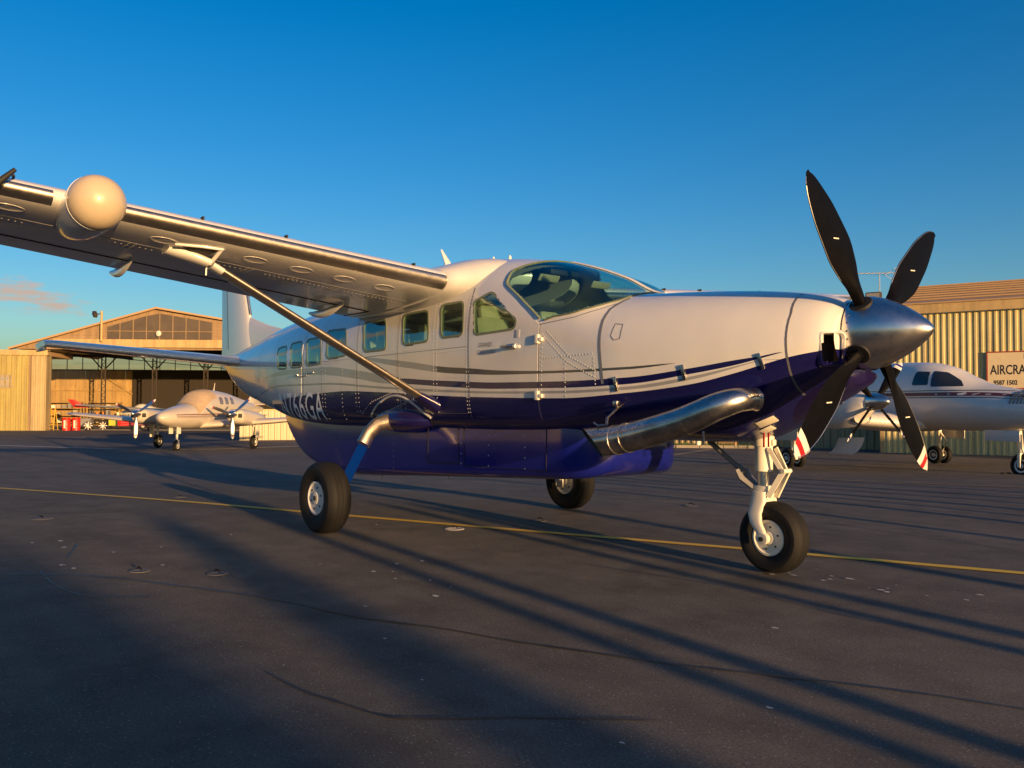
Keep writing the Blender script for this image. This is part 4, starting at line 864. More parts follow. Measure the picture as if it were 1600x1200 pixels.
# ---- twin piston aircraft before the far hangar (nose towards lower left)
NV_ = empty('twin_engine_aircraft', (-28.245, 7.695, g(-28.245, 7.695)), R(-45.2))
tag(NV_, 'white twin-engine propeller aircraft with tan windshield cover parked before the far hangar', 'aircraft')
M['tan'] = mat('tan_canvas', (.42, .31, .20), .85, noise=.12, nscale=5, bump=.25, bscale=9)
M['white3'] = mat('ivory_aircraft_paint', (.50, .44, .36), .32, coat=.35, noise=.06, nscale=2.0); M['shutter'] = mat('blinded_pane', (.16, .13, .10), .25, coat=.4); M['pinstripe'] = mat('maroon_stripe', (.12, .03, .03), .4); M['darkpane'] = mat('dark_cabin_pane', (.02, .024, .026), .12, coat=.6)
b = MB(); NF = body(b, [(-6.2, .10, 1.75, 1.55, 2.0), (-4.5, .35, 1.98, 1.30, 2.1), (-2.6, .58, 2.22, 1.02, 2.3), (-1.2, .66, 2.40, .92, 2.4), (.2, .67, 2.47, .88, 2.4), (.9, .66, 2.40, .87, 2.4), (1.5, .63, 2.10, .86, 2.3), (1.95, .60, 1.88, .86, 2.2), (2.6, .53, 1.78, .90, 2.1), (3.3, .42, 1.66, .98, 2.0), (3.75, .28, 1.55, 1.10, 2.0), (3.97, .12, 1.42, 1.24, 2.0), (4.02, .03, 1.36, 1.30, 2.0)], 44, 80)
b.build('fuselage', M['white3'], NV_, smooth=60)
b = MB(); rings = []   # canvas over windshield and cockpit roof
for i in range(15):
    x = .35+1.65*i/14; hw, zt, zb, e = [f(x) for f in NF]; zm, h = (zt+zb)/2, (zt-zb)/2; lo = .50-.34*(i/14)**1.3; ring = []
    for k in range(21):
        a = lo+(math.pi-2*lo)*k/20; ring.append((x, (hw+.018)*abs(math.cos(a))**(2/e)*math.copysign(1, math.cos(a)), zm+(h+.018)*abs(math.sin(a))**(2/e)))
    rings.append(ring)
b.loft(rings, cap=False, closed=False); b.build('windshield_cover', M['tan'], NV_, smooth=70)
for s in (-1, 1):
    for x in (-.05, -.62, -1.2): side_poly('cabin_window', NF, [(x-.17, 1.86), (x+.17, 1.86), (x+.17, 2.16), (x-.17, 2.16)], s, M['shutter'], NV_, r=.05)
    for z0, w in ((1.42, .035), (1.36, .02), (1.32, .012)): side_stripe('stripe', NF, lambda x: z0+.02*(3-x)*.3, lambda x: z0+w+.02*(3-x)*.3, -5, 3.4, s, M['pinstripe'], NV_)
    lowwing(NV_, [(1.30, s*.3, .98, 2.6, .15, 1), (1.0, s*1.4, 1.04, 2.1, .15, 1), (.55, s*2.9, 1.14, 1.75, .14, 1), (.15, s*6.0, 1.40, 1.05, .12, 0), (.05, s*6.2, 1.43, .6, .10, 0)], M['white3'])
    b = MB(); q = body(b, [(-1.3, .12, 1.38, 1.16, 2.0, s*2.0), (-.4, .30, 1.52, 1.02, 2.2, s*2.0), (.6, .36, 1.62, .98, 2.6, s*2.0), (1.3, .37, 1.66, 1.02, 3.0, s*2.0), (1.72, .35, 1.66, 1.10, 3.0, s*2.0), (1.86, .26, 1.62, 1.22, 2.4, s*2.0)], 32, 40); na = b.build('engine_nacelle', M['white3'], NV_, smooth=50)
    for k in (-1, 1):
        b = MB(); b.box((1.82, s*2.0+k*.235, 1.40), (.12, .15, .17), rot=Matrix.Rotation(k*.5, 3, 'Z'), bev=.03); b.build('cooling_inlet', M['dark'], na)
    prop(NV_, (1.97, s*2.0, 1.46), .98, (42, 162, 270) if s > 0 else (36, 156, 268), M['alu'], .085, 30, ((.86, .90, M['red']), (.90, 1.0, M['cream'])))
    b = MB(); b.tube([(.05, s*2.1, 1.05), (.02, s*2.1, .35)], [.055, .04], n=12); b.tube([(.05, s*2.0, .9), (-.3, s*1.95, 1.0)], .025, n=8); b.box((.12, s*2.30, .72), (.38, .02, .5), bev=.008); b.build('main_gear_leg', M['cream'], NV_)
    small_wheel(NV_, (0, s*2.1, .29), .29, .20, M['cream'])
    b = MB(); b.loft([section((x, y, z), c, .10, 0) for x, y, z, c in ((-4.9, s*.1, 1.85, 1.1), (-5.2, s*2.4, 1.95, .75))]); b.build('tailplane', M['white3'], NV_)
b = MB(); b.loft([[(xl-x*ch, sg*fth(x)*.10*ch, z) for x, sg in FOIL] for z, xl, ch in ((1.8, -4.3, 1.8), (2.6, -5.05, 1.2), (3.7, -5.7, .8))]); b.build('fin', M['white3'], NV_)
b = MB(); b.tube([(2.55, 0, .95), (2.6, 0, .35)], [.05, .04], n=12); b.bar((2.6, -.09, .40), (2.6, -.09, .22), .03, .06); b.bar((2.6, .09, .40), (2.6, .09, .22), .03, .06); b.bar((2.6, -.1, .42), (2.6, .1, .42), .05); b.box((2.75, .16, .82), (.30, .02, .26)); b.box((2.75, -.16, .82), (.30, .02, .26)); b.build('nose_gear_leg', M['cream'], NV_)
small_wheel(NV_, (2.6, 0, .23), .23, .14, M['cream'])
b = MB(); b.tube([(.4, 0, 2.46), (.35, 0, 2.62), (.2, 0, 2.66)], .012, n=6); b.build('whip_antenna', M['dark'], NV_)
b = MB(); b.tube([(-.7, 0, 2.42), (-.82, 0, 2.78)], [.03, .012], n=8); b.build('blade_antenna', M['white3'], NV_)
# ---- twin turboprop at right (nose towards the right)
KX, KY = -4.262, 17.733
KA = empty('twin_turboprop_aircraft', (KX, KY, g(KX, KY)), R(-18.1)); KA.scale = (1.08, 1.08, 1.08)
tag(KA, 'white twin turboprop with maroon cheat line parked before the corrugated shed', 'aircraft')
b = MB(); KF = body(b, [(-7.0, .10, 2.35, 2.15, 2.0), (-5.0, .42, 2.52, 1.62, 2.2), (-3.0, .68, 2.66, 1.18, 2.3), (-1.0, .74, 2.66, 1.02, 2.3), (1.2, .74, 2.66, 1.0, 2.3), (2.0, .73, 2.63, 1.0, 2.3), (2.6, .71, 2.51, 1.0, 2.2), (3.1, .67, 2.28, 1.0, 2.2), (3.6, .63, 2.09, 1.01, 2.1), (4.6, .52, 1.90, 1.05, 2.1), (5.4, .38, 1.76, 1.14, 2.0), (6.0, .22, 1.58, 1.25, 2.0), (6.25, .08, 1.46, 1.36, 2.0)], 48, 110)
b.build('fuselage', M['white2'], KA, smooth=60)
for s in (-1, 1):
    side_poly('windshield', KF, [(2.60, 2.02), (3.34, 2.02), (3.20, 2.15), (2.80, 2.36), (2.52, 2.40)], s, M['darkpane'], KA, r=.03)
    side_poly('cockpit_side_window', KF, [(2.08, 2.06), (2.52, 2.06), (2.45, 2.38), (2.10, 2.40)], s, M['darkpane'], KA, r=.05)
    for x in (1.35, .6, -.15, -.9, -1.65): side_poly('cabin_window', KF, [(x-.16, 2.02), (x+.16, 2.02), (x+.16, 2.36), (x-.16, 2.36)], s, M['darkpane'], KA, r=.15)
    for z0, w, m in ((1.80, .085, 'pinstripe'), (1.915, .018, 'dark'), (1.755, .018, 'dark')): side_stripe('cheat_line', KF, lambda x: z0-.055*max(0, x-4.0), lambda x: z0+w*max(.15, 1-max(0, x-3.5)/2.8)-.055*max(0, x-4.0), -6, 5.9, s, M[m], KA)
    for k in range(5):
        b = MB(); P = [sidept(KF, 4.50+.075*k, z, s, .008) for z in (1.62, 1.70, 1.78, 1.86, 1.92)]; b.tube(P, .014, n=6); b.build('louvre', M['dark'], KA)
    lowwing(KA, [(2.2, s*.3, 1.12, 2.9, .16, 2), (2.0, s*1.7, 1.20, 2.5, .16, 2), (1.35, s*2.6, 1.28, 2.15, .15, 2), (.95, s*5.0, 1.53, 1.6, .13, 1), (.6, s*8.2, 1.87, 1.05, .12, 0), (.5, s*8.3, 1.88, .6, .1, 0)], M['white2'])
    b = MB(); q = body(b, [(-1.9, .14, 1.66, 1.40, 2.0, s*2.5), (-.8, .34, 1.80, 1.16, 2.3, s*2.5), (.4, .44, 1.94, 1.02, 2.5, s*2.5), (1.5, .44, 1.97, 1.02, 2.5, s*2.5), (2.2, .36, 1.93, 1.12, 2.4, s*2.5), (2.52, .27, 1.88, 1.38, 2.2, s*2.5), (2.62, .22, 1.84, 1.46, 2.1, s*2.5)], 36, 60); na = b.build('engine_nacelle', M['white2'], KA, smooth=60)
    b = MB(); rg = [[(x, s*2.5+r_*math.cos(a)*1.25, 1.26+dz+r_*.72*math.sin(a)) for a in [2*math.pi*k/28 for k in range(28)]] for x, r_, dz in ((1.9, .20, -.02), (2.28, .215, .02), (2.36, .205, .03), (2.34, .175, .03), (2.1, .15, .02))]; b.loft(rg); sc = b.build('intake_lip', M['chrome'], na, smooth=60)
    b = MB(); b.add([(2.30, s*2.5+.165*1.25*math.cos(a), 1.29+.165*.72*math.sin(a)) for a in [2*math.pi*k/24 for k in range(24)]], [tuple(range(24))]); b.build('intake_throat', M['dark'], sc)
    for k in (-1, 1):
        b = MB(); b.tube([(2.10, s*2.5+k*.33, 1.66), (1.98, s*2.5+k*.47, 1.68), (1.80, s*2.5+k*.52, 1.685), (1.50, s*2.5+k*.54, 1.685)], [.07, .085, .085, .085], n=18); b.build('exhaust_stack', M['steel'], na, smooth=60)
    side = [(1.46, .018), (1.55, .02), (1.40, .012)]
    prop(KA, (2.72, s*2.5, 1.66), 1.20, (48, 138, 228, 318) if s < 0 else (60, 180, 300), M['black'], .10, 40, ((.84, .90, M['white2']), (.90, .94, M['navy']), (.94, 1.0, M['white2'])), spin=(.20, .42))
    b = MB(); b.tube([(.0, s*2.5, 1.1), (.0, s*2.5, .25)], [.07, .05], n=12); b.tube([(.1, s*2.5, .30), (.24, s*2.5, .62), (.05, s*2.5, .85)], .028, n=8); b.box((.05, s*2.5, .24), (.08, .46, .07), bev=.02); b.build('main_gear_leg', M['cream'], KA)
    small_wheel(KA, (0, s*2.5, .245), .245, .15, M['white2'], twin=.17)
    b = MB(); b.box((.1, s*2.82, .88), (.9, .02, .36), bev=.006); b.build('gear_door', M['white2'], KA)
# lower cowl panel of the near engine hangs open
b = MB(); rings = []
for i in range(13):
    a = R(-100+78*i/12); rings.append([(1.15+.85*k/6, -2.52+.46*math.cos(a), 1.02+.62*math.sin(a)+.04*k/6) for k in range(7)])
b.loft(rings, cap=False, closed=False); cp = b.build('open_cowl_panel', M['white2'], KA, smooth=60)
for i0, i1 in ((6.2, 7.4), (8.4, 9.2)):
    b = MB(); b.loft([[(1.15+.85*k/6, -2.52+.464*math.cos(R(-100+78*i/12)), 1.02+.624*math.sin(R(-100+78*i/12))+.04*k/6) for k in range(7)] for i in (i0, (i0+i1)/2, i1)], cap=False, closed=False); b.build('stripe', M['dark'], cp, smooth=60)
b = MB(); b.tube([(4.3, 0, 1.15), (4.4, 0, .30)], [.065, .05], n=12); b.bar((4.4, -.11, .50), (4.4, -.11, .24), .035, .07); b.bar((4.4, .11, .50), (4.4, .11, .24), .035, .07); b.bar((4.4, -.12, .52), (4.4, .12, .52), .06); b.tube([(4.46, 0, .95), (4.62, 0, .72), (4.46, 0, .52)], .03, n=8); b.build('nose_gear_leg', M['cream'], KA)
small_wheel(KA, (4.4, 0, .27), .27, .17, M['white2'])
b = MB(); b.box((4.15, -.30, .92), (.85, .02, .24), bev=.006); b.build('nose_gear_door', M['white2'], KA)
b = MB(); b.loft([[(xl-x*ch, sg*fth(x)*.10*ch, z) for x, sg in FOIL] for z, xl, ch in ((2.3, -4.6, 2.4), (3.4, -5.9, 1.6), (4.3, -6.7, 1.2))]); b.build('fin', M['white2'], KA)
b = MB(); b.loft([section((-6.5-abs(y)*.2, y, 4.35), 1.15-.12*abs(y), .1, 0) for y in (-2.8, -1.4, 0, 1.4, 2.8)]); b.build('tailplane', M['white2'], KA)
for x in (4.10, 4.70):
    b = MB(); b.box((x, -.14, .055), (.09, .24, .11), bev=.02); o = b.build('wheel_chock', M['rubber'], None); o.parent = None
    o.matrix_world = KA.matrix_basis @ Matrix.Identity(4); tag(o, 'black rubber chock %s the nose wheel of the twin turboprop' % ('behind' if x < 4.4 else 'ahead of'), 'chock', 'chocks at the twin turboprop')

# ================================================================== buildings
def ribbed(b, u0, u1, z0, z1, pitch=.30, depth=.05, v=0.0, ztop=None):
    """trapezoid-ribbed sheet in the local u-z plane, ribs towards -v"""
    pr = []; u = u0
    while u < u1-1e-6:
        for f, d in ((0, 0), (.50, 0), (.60, 1), (.90, 1)):
            uu = u+f*pitch
            if uu <= u1: pr.append((uu, v-depth*d))
        u += pitch
    pr.append((u1, v)); zt = ztop or (lambda u: z1); n = len(pr)
    b.add([(p[0], p[1], z0) for p in pr] + [(p[0], p[1], zt(p[0])) for p in pr], [(i, i+1, n+i+1, n+i) for i in range(n-1)]); return b
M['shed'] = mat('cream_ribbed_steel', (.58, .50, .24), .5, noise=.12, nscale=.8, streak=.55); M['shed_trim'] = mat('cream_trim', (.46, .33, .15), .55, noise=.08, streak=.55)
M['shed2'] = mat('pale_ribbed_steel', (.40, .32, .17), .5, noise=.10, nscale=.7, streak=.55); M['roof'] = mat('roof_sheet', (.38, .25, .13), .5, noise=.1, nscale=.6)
M['boards'] = mat('weathered_boards', (.28, .19, .11), .8, noise=.15, nscale=1.2, streak=.55); M['ply'] = mat('plywood_lining', (.36, .24, .09), .8, noise=.2, nscale=.7, streak=.55); M['iron'] = mat('dark_iron', (.035, .026, .022), .7, noise=.2)
M['murk'] = mat('dark_lining_and_shade', (.022, .018, .014), .9, noise=.3); M['mesh_pane'] = mat('grimy_glazing', (.085, .066, .05), .45, noise=.25, nscale=.9); M['conc'] = mat('concrete_slab', (.22, .20, .17), .85, noise=.15, nscale=.6)
# ---- corrugated shed at right
RA = R(15); RW = empty('corrugated_shed', (-6.41, 28.61, g(-6.41, 28.61)), RA)
tag(RW, 'tan corrugated steel shed with low roof behind the twin turboprop', 'shed')
U0, U1 = -2.62, 26.0; EV = 5.50
b = MB(); ribbed(b, U0, U1, -.05, EV, .225, .032); b.build('wall', M['shed'], RW, smooth=0)
b = MB(); b.box((U0-.06, .06, EV/2), (.14, .14, EV+.1)); b.build('corner_post', M['shed_trim'], RW)
b = MB(); b.box(((U0+U1)/2, -.12, EV+.20), (U1-U0+.3, .16, .40)); b.build('fascia', M['shed_trim'], RW)
b = MB(); n0 = 20
for i in range(n0):
    f = i/n0; pass
b.add([(U0-.25, -.25, EV+.42), (U1, -.25, EV+.42), (U1, 8.0, EV+2.15), (U0-.25, 8.0, EV+2.15), (U0-.25, -.25, EV+.36), (U1, -.25, EV+.36), (U1, 8.0, EV+2.05), (U0-.25, 8.0, EV+2.05)], [(0, 1, 2, 3), (7, 6, 5, 4), (0, 4, 5, 1), (0, 3, 7, 4)]); b.build('roof', M['roof'], RW, smooth=0)
for k in range(7):
    v = .6+k*1.1; z = EV+.42+(v+.25)/8.25*1.73; b = MB(); b.box(((U0+U1)/2, v, z+.03), (U1-U0, .10, .06)); b.build('roof_batten', M['roof'], RW)
b = MB(); ribbed(b, 0, 8, -.05, EV, .31, .05); o = b.build('end_wall', M['shed'], RW, smooth=0); o.location = (U0-.02, 8.0, 0); o.rotation_euler = (0, 0, R(-90))
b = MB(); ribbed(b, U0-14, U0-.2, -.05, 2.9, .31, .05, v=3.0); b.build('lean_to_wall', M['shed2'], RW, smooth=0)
b = MB(); b.box((U0-7, 3.2, 3.0), (14, .5, .18)); b.build('lean_to_gutter', M['shed_trim'], RW)
b = MB(); b.box((U0-7.6, 2.94, .75), (1.0, .06, 1.5)); b.build('door', M['ply'], RW)
b = MB(); b.box((U0-1.0, 1.0, EV+.30), (2.2, .3, .42)); b.build('parapet', M['roof'], RW)
# sign on the shed
SG = empty('wall_sign', (0, 0, 0)); SG.parent = None
SG.matrix_world = RW.matrix_basis; SG.location = RW.location; SG.rotation_euler = RW.rotation_euler
tag(SG, 'cream sign with red border lettered AIRCRAFT and 9587 1502 on the corrugated shed', 'sign')
su, sz, sw, sh = 1.10, 2.50, 4.4, 1.42
b = MB(); b.box((su+sw/2, -.09, sz+sh/2), (sw, .03, sh)); b.build('board', mat('sign_cream', (.60, .50, .32), .5, noise=.06), SG)
for c, d in (((su+sw/2, -.105, sz+.02), (sw+.06, .035, .045)), ((su+sw/2, -.105, sz+sh-.02), (sw+.06, .035, .045)), ((su-.005, -.105, sz+sh/2), (.045, .035, sh)), ((su+sw+.005, -.105, sz+sh/2), (.045, .035, sh))):
    b = MB(); b.box(c, d); b.build('border', mat('sign_red', (.30, .05, .03), .5), SG)
for txt, x, z, size, sx in (('AIRCRAFT', .09, .56, .50, .66), ('HA', 1.20, 1.12, .27, .95), ('9587 1502', .20, .17, .23, .80)):
    tp, tf = text_shape(txt, size, sx, bold=.008); b = MB(); b.add([(su+x+p[0], -.1085, sz+z+p[1]) for p in tp], tf); b.build('lettering', M['panel'], SG, smooth=0)
b = MB(); b.box((su+1.24+.5, -.108, sz+1.075), (1.0, .004, .022)); b.build('underline', M['panel'], SG)
# TV aerial and floodlight on the shed roof
def wpos(e, u, v, z): return e.matrix_basis @ V(u, v, z)
bpy.context.view_layer.update()
p = wpos(RW, -3.15, 2.0, EV+.4); AE = empty('tv_aerial', p, RA + R(35)); tag(AE, 'thin metal television aerial on a mast above the shed roof', 'aerial')
b = MB(); b.tube([(0, 0, -.3), (0, 0, 1.66)], .024, n=8); b.build('mast', M['alu'], AE)
b = MB(); b.bar((-1.35, 0, 1.62), (.75, 0, 1.66), .035, .025); bo = b.build('boom', M['grey'], AE)
for k in range(9):
    x = -1.3+.22*k; b = MB(); w = .22+.05*k; b.bar((x, -w, 1.63), (x, w, 1.63), .010); b.build('element', M['grey'], bo)
for dz in (-1, 1):
    b = MB(); b.bar((.45, -.5, 1.65+.0*dz), (.95, -.5, 1.65+.32*dz), .016); b.bar((.45, .5, 1.65), (.95, .5, 1.65+.32*dz), .016); b.bar((.75, -.55, 1.65+.2*dz), (.75, .55, 1.65+.2*dz), .016); b.build('reflector', M['grey'], bo)
p = wpos(RW, -3.0, .2, EV+.62); FLD = empty('floodlight', p, RA); tag(FLD, 'dark box floodlight on the roof corner of the shed', 'floodlight')
b = MB(); b.box((0, 0, .18), (.60, .30, .42), bev=.04); b.build('housing', M['iron'], FLD)
b = MB(); b.box((0, -.155, .18), (.5, .012, .32)); b.build('lens', M['grey'], FLD)
b = MB(); b.bar((0, 0, -.25), (0, 0, .0), .08); b.build('bracket', M['iron'], FLD)
# ---- big hangar at left
HA = math.atan2(.8, .6); C0 = V(-66.2, 10.05, g(-66.2, 10.05)); HG = empty('open_hangar', C0, HA)
tag(HG, 'wide open-fronted gabled hangar with boarded gable and dark interior', 'hangar')
GB = pchip([-2.9, 7.83, 12.8, 19.0, 30.0], [6.36, 9.5, 9.1, 8.0, 5.9]); HDR = 6.55
def gable(u): return 6.36+(9.5-6.36)*(u+2.9)/10.73 if u < 7.83 else 9.5-(u-7.83)*.165
b = MB(); us = [-2.9, 0, 4.0]; 
def panel(b, u0, u1, z0, v, k=8, zf=gable, d=.0):
    P = []
    for i in range(k+1):
        u = u0+(u1-u0)*i/k; P += [(u, v, min(z0, zf(u)-.02)), (u, v, zf(u)-d)]
    b.add(P, [(2*i, 2*i+2, 2*i+3, 2*i+1) for i in range(k)])
# gable boards, each its own lap
for i in range(11):
    z = 6.6+i*.26
    def span(z):
        ul = -2.9+(z-6.36)/(9.5-6.36)*10.73; ur = 7.83+(9.5-z)/.165; return ul, ur
    ul, ur = span(z+.26)
    segs = [(max(ul, -2.9), 4.0), (12.1, min(ur, 26))]
    for a, e in segs:
        if e-a > .3:
            b = MB(); b.add([(a, -.03, z), (e, -.03, z), (e, 0, z+.27), (a, 0, z+.27), (a, .0, z), (e, 0, z)], [(0, 1, 2, 3), (0, 4, 5, 1)]); b.build('gable_board', M['boards'], HG, smooth=0)
b = MB(); panel(b, -2.9, 26, 6.3, .03, 30); b.build('gable_backing', M['boards'], HG, smooth=0)
# glazed panel: panes in a frame
for i in range(8):
    a, e = 4.0+i*1.01, 4.0+(i+1)*1.01
    for z0, z1 in ((7.12, 7.72), (7.76, 99)):
        b = MB(); zt0, zt1 = min(z1, gable(a)-.32), min(z1, gable(e)-.32)
        if min(zt0, zt1) > z0+.1: b.add([(a+.03, -.06, z0), (e-.03, -.06, z0), (e-.03, -.06, zt1), (a+.03, -.06, zt0)], [(0, 1, 2, 3)]); b.build('gable_pane', M['mesh_pane'], HG, smooth=0)
    b = MB(); b.box((a, -.07, (7.1+gable(a)-.3)/2), (.06, .06, gable(a)-.3-7.1)); b.build('glazing_bar', M['boards'], HG)
b = MB(); b.box((8.0, -.08, 7.74), (8.1, .05, .05)); b.build('glazing_bar', M['boards'], HG)
for a, e in ((-3.3, 7.83), (7.83, 26)):
    b = MB(); b.bar((a, -.15, gable(a)+.06), (e, -.15, gable(e)+.06), .5, .14); b.build('barge_board', M['roof'], HG)
b = MB(); b.box((13.0, -.10, HDR+.23), (26, .22, .62)); b.build('door_header', M['shed_trim'], HG)
D_ = 16.0
b = MB(); b.add([(-3.3, -.3, gable(-3.3)+.1), (7.83, -.3, 9.6), (7.83, D_, 9.6), (-3.3, D_, gable(-3.3)+.1)], [(0, 1, 2, 3)]); b.add([(7.83, -.3, 9.6), (27, -.3, gable(27)+.1), (27, D_, gable(27)+.1), (7.83, D_, 9.6)], [(0, 1, 2, 3)]); b.build('roof', M['roof'], HG, smooth=0)
# lining boards of the back wall, clerestory over them
k = 0
for i in range(10):
    a = -9.0+i*.93; b = MB(); b.box((a+.46, D_+.02*(i % 2), 2.65), (.905, .06, 5.3)); b.build('lining_board', M['ply'], HG)
b = MB(); b.box((13.4, D_-.3, 2.65), (26.4, .1, 5.3)); b.build('rear_wall_shade', M['murk'], HG)  # near-black sheet: shade on the right of the rear wall put in as colour
b = MB(); b.box((8.4, D_, 5.34), (35, .14, .10)); b.build('clerestory_rail', M['iron'], HG)
for i in range(24):
    a = -9.0+i*1.45; b = MB(); b.box((a+.72, D_+.02, 6.05), (1.39, .02, 1.32)); b.build('clerestory_pane', M['clear'], HG)
    b = MB(); b.box((a, D_, 6.05), (.05, .08, 1.4)); b.build('clerestory_bar', M['iron'], HG)
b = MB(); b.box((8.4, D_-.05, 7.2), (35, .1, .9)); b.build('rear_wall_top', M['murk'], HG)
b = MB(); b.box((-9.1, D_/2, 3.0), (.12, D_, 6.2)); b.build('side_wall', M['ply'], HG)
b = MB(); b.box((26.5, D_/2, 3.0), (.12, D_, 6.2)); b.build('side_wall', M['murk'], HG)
b = MB(); b.box((8.5, D_/2+.5, .0), (35, D_-.2, .06)); b.build('floor', M['conc'], HG)
for i, u in enumerate((.15, 4.55, 9.0, 13.6, 18.5)):
    v = 9.0; col = MB()
    for du in (-.17, .17): col.bar((u+du, v, 0), (u+du, v, 6.2), .09)
    for q in range(11): z = .2+q*.53; col.bar((u-.17, v, z), (u+.17, v, z+.27), .045); col.bar((u+.17, v, z+.27), (u-.17, v, z+.53), .045)
    col.bar((u, v, 5.0), (u-1.1, v, 6.2), .09); col.bar((u, v, 5.0), (u+1.1, v, 6.2), .09)
    col.build('lattice_column', M['iron'], HG, smooth=0)
    b = MB(); b.bar((u, .3, 6.4), (u, D_-.4, 6.4), .16, .25); b.build('roof_truss', M['iron'], HG)
b = MB(); b.bar((-8.5, 9.0, 6.3), (26, 9.0, 6.3), .12, .22); b.build('roof_truss', M['iron'], HG)
b = MB(); b.bar((-8.6, D_-.15, 3.4), (0, D_-.15, 3.4), .12, .14); b.build('wall_rail', M['ply'], HG)
b = MB(); b.bar((-8.6, D_-.15, 1.9), (0, D_-.15, 1.9), .12, .14); b.build('wall_rail', M['ply'], HG)
b = MB(); b.bar((-3.2, D_-.2, 5.2), (1.9, D_-.2, 1.9), .14, .14); b.build('wall_brace', M['ply'], HG)
# lamp post against the gable
PO = empty('floodlight_pole', C0 + Matrix.Rotation(HA, 3, 'Z') @ V(3.75, -.45, 0)); tag(PO, 'slim pole with a floodlight against the gable of the open hangar', 'light pole')
b = MB(); b.tube([(0, 0, 6.9), (0, 0, 9.25)], .09, n=10); b.build('pole', M['shed_trim'], PO)
b = MB(); b.box((-.35, -.4, 9.0), (.55, .3, .32), rot=Matrix.Rotation(.6, 3, 'Y'), bev=.05); b.bar((0, 0, 9.05), (-.3, -.35, 9.0), .07); b.build('lamp', M['iron'], PO)
LB = empty('bulkhead_lamp', C0 + Matrix.Rotation(HA, 3, 'Z') @ V(8.1, -.25, 7.55)); tag(LB, 'small round pale lamp on the dark gable glazing', 'lamp')
b = MB(); b.lathe([(.03, 0), (.20, .06), (.22, .16), (.05, .24)], (0, 0, 0), (.6, -.8, 0), 20); b.build('lamp_shade', M['cream'], LB)
# flat-roofed annex left of the opening
AN = empty('ribbed_annex', C0 + Matrix.Rotation(HA, 3, 'Z') @ V(-.05, -1.2, 0), math.atan2(.86, .51)); tag(AN, 'flat-roofed annex with tan ribbed front left of the open hangar', 'annex')
b = MB(); ribbed(b, -20, -1.15, 0, 5.75, .36, .11); b.build('wall', mat('tan_ribbed_steel', (.35, .29, .10), .5, noise=.12, nscale=.8, streak=.5), AN, smooth=0)
b = MB(); ribbed(b, -1.0, 0, 0, 5.75, .33, .09); b.build('door_leaf', M['shed2'], AN, smooth=0)
b = MB(); b.box((-1.08, -.02, 2.9), (.14, .2, 5.8)); b.build('post', M['boards'], AN)
b = MB(); b.box((.02, .55, 2.9), (.06, 1.1, 5.8)); b.build('return_wall', M['shed2'], AN)
b = MB(); b.box((-10, .1, 5.93), (20.4, .6, .40)); b.build('fascia', M['shed_trim'], AN)
b = MB(); b.box((-10, 3.2, 5.9), (20, 6, .3)); b.build('roof', M['roof'], AN)
b = MB(); b.box((-5.6, -.3, 5.78), (1.6, .3, .25)); b.build('gutter_box', M['iron'], AN)
AS = empty('annex_sign', (0, 0, 0)); AS.location = AN.location; AS.rotation_euler = AN.rotation_euler; tag(AS, 'faded grey sign board on the ribbed annex', 'sign')
b = MB(); b.box((-3.35, -.09, 3.72), (2.05, .04, .98)); b.build('board', mat('faded_sign', (.30, .25, .19), .6, noise=.15, nscale=2), AS)
for z, w in ((3.98, 1.7), (3.88, 1.5), (3.40, 1.5)):
    b = MB(); b.box((-3.35, -.113, z), (w, .006, .06)); b.build('faded_line', M['grey'], AS)
b = MB(); b.add([(-3.75, -.113, 3.70), (-3.35, -.113, 3.62), (-2.95, -.113, 3.70), (-3.35, -.113, 3.66)], [(0, 1, 2, 3)]); b.build('wing_emblem', M['grey'], AS)
# ---- things about the hangar mouth
def at_h(u, v, z=0.0): return C0 + Matrix.Rotation(HA, 3, 'Z') @ V(u, v, z)
def drum(name, u, v, label):
    e = empty(name, at_h(u, v), HA); tag(e, label, 'drum'); b = MB(); b.lathe([(.27, 0), (.30, .01), (.30, .30), (.315, .32), (.30, .34), (.30, .62), (.315, .64), (.30, .66), (.30, .95), (.31, .97), (.29, .975), (.28, .95), (.0, .95)], (0, 0, 0), (0, 0, 1), 32); b.build('shell', M['red2'], e, smooth=30)
    b = MB(); b.lathe([(.05, 0), (.05, .03), (.0, .03)], (.14, 0, .95), (0, 0, 1), 12); b.build('bung', M['iron'], e); b = MB(); b.box((0, -.302, .48), (.13, .012, .60)); b.build('label_strip', M['cream'], e)
M['red2'] = mat('bright_red_enamel', (.62, .02, .012), .4, noise=.06)
drum('red_drum', 1.30, -.6, 'bright red oil drum beside the annex corner at the hangar mouth'); drum('red_drum', 1.86, -.2, 'second red oil drum just right of the first at the hangar mouth')
e = empty('step_ladder', at_h(.0, -.3), HA); tag(e, 'yellow step ladder leaning by the annex corner', 'ladder'); M['ylad'] = mat('yellow_ladder', (.55, .36, .05), .5)
for s in (-1, 1):
    b = MB(); b.bar((s*.2, 0, 0), (s*.16, .35, 1.7), .05); b.build('rail', M['ylad'], e)
    b = MB(); b.bar((s*.2, .75, 0), (s*.16, .38, 1.7), .04); b.build('rear_leg', M['ylad'], e)
for k in range(6):
    f = (k+.6)/6.4; b = MB(); b.bar((-.19, .35*f, 1.7*f), (.19, .35*f, 1.7*f), .05, .03); b.build('rung', M['ylad'], e)
e = empty('bicycle', at_h(3.0, .6), HA+.4); tag(e, 'dark bicycle standing beneath the small aircraft wing in the hangar', 'bicycle')
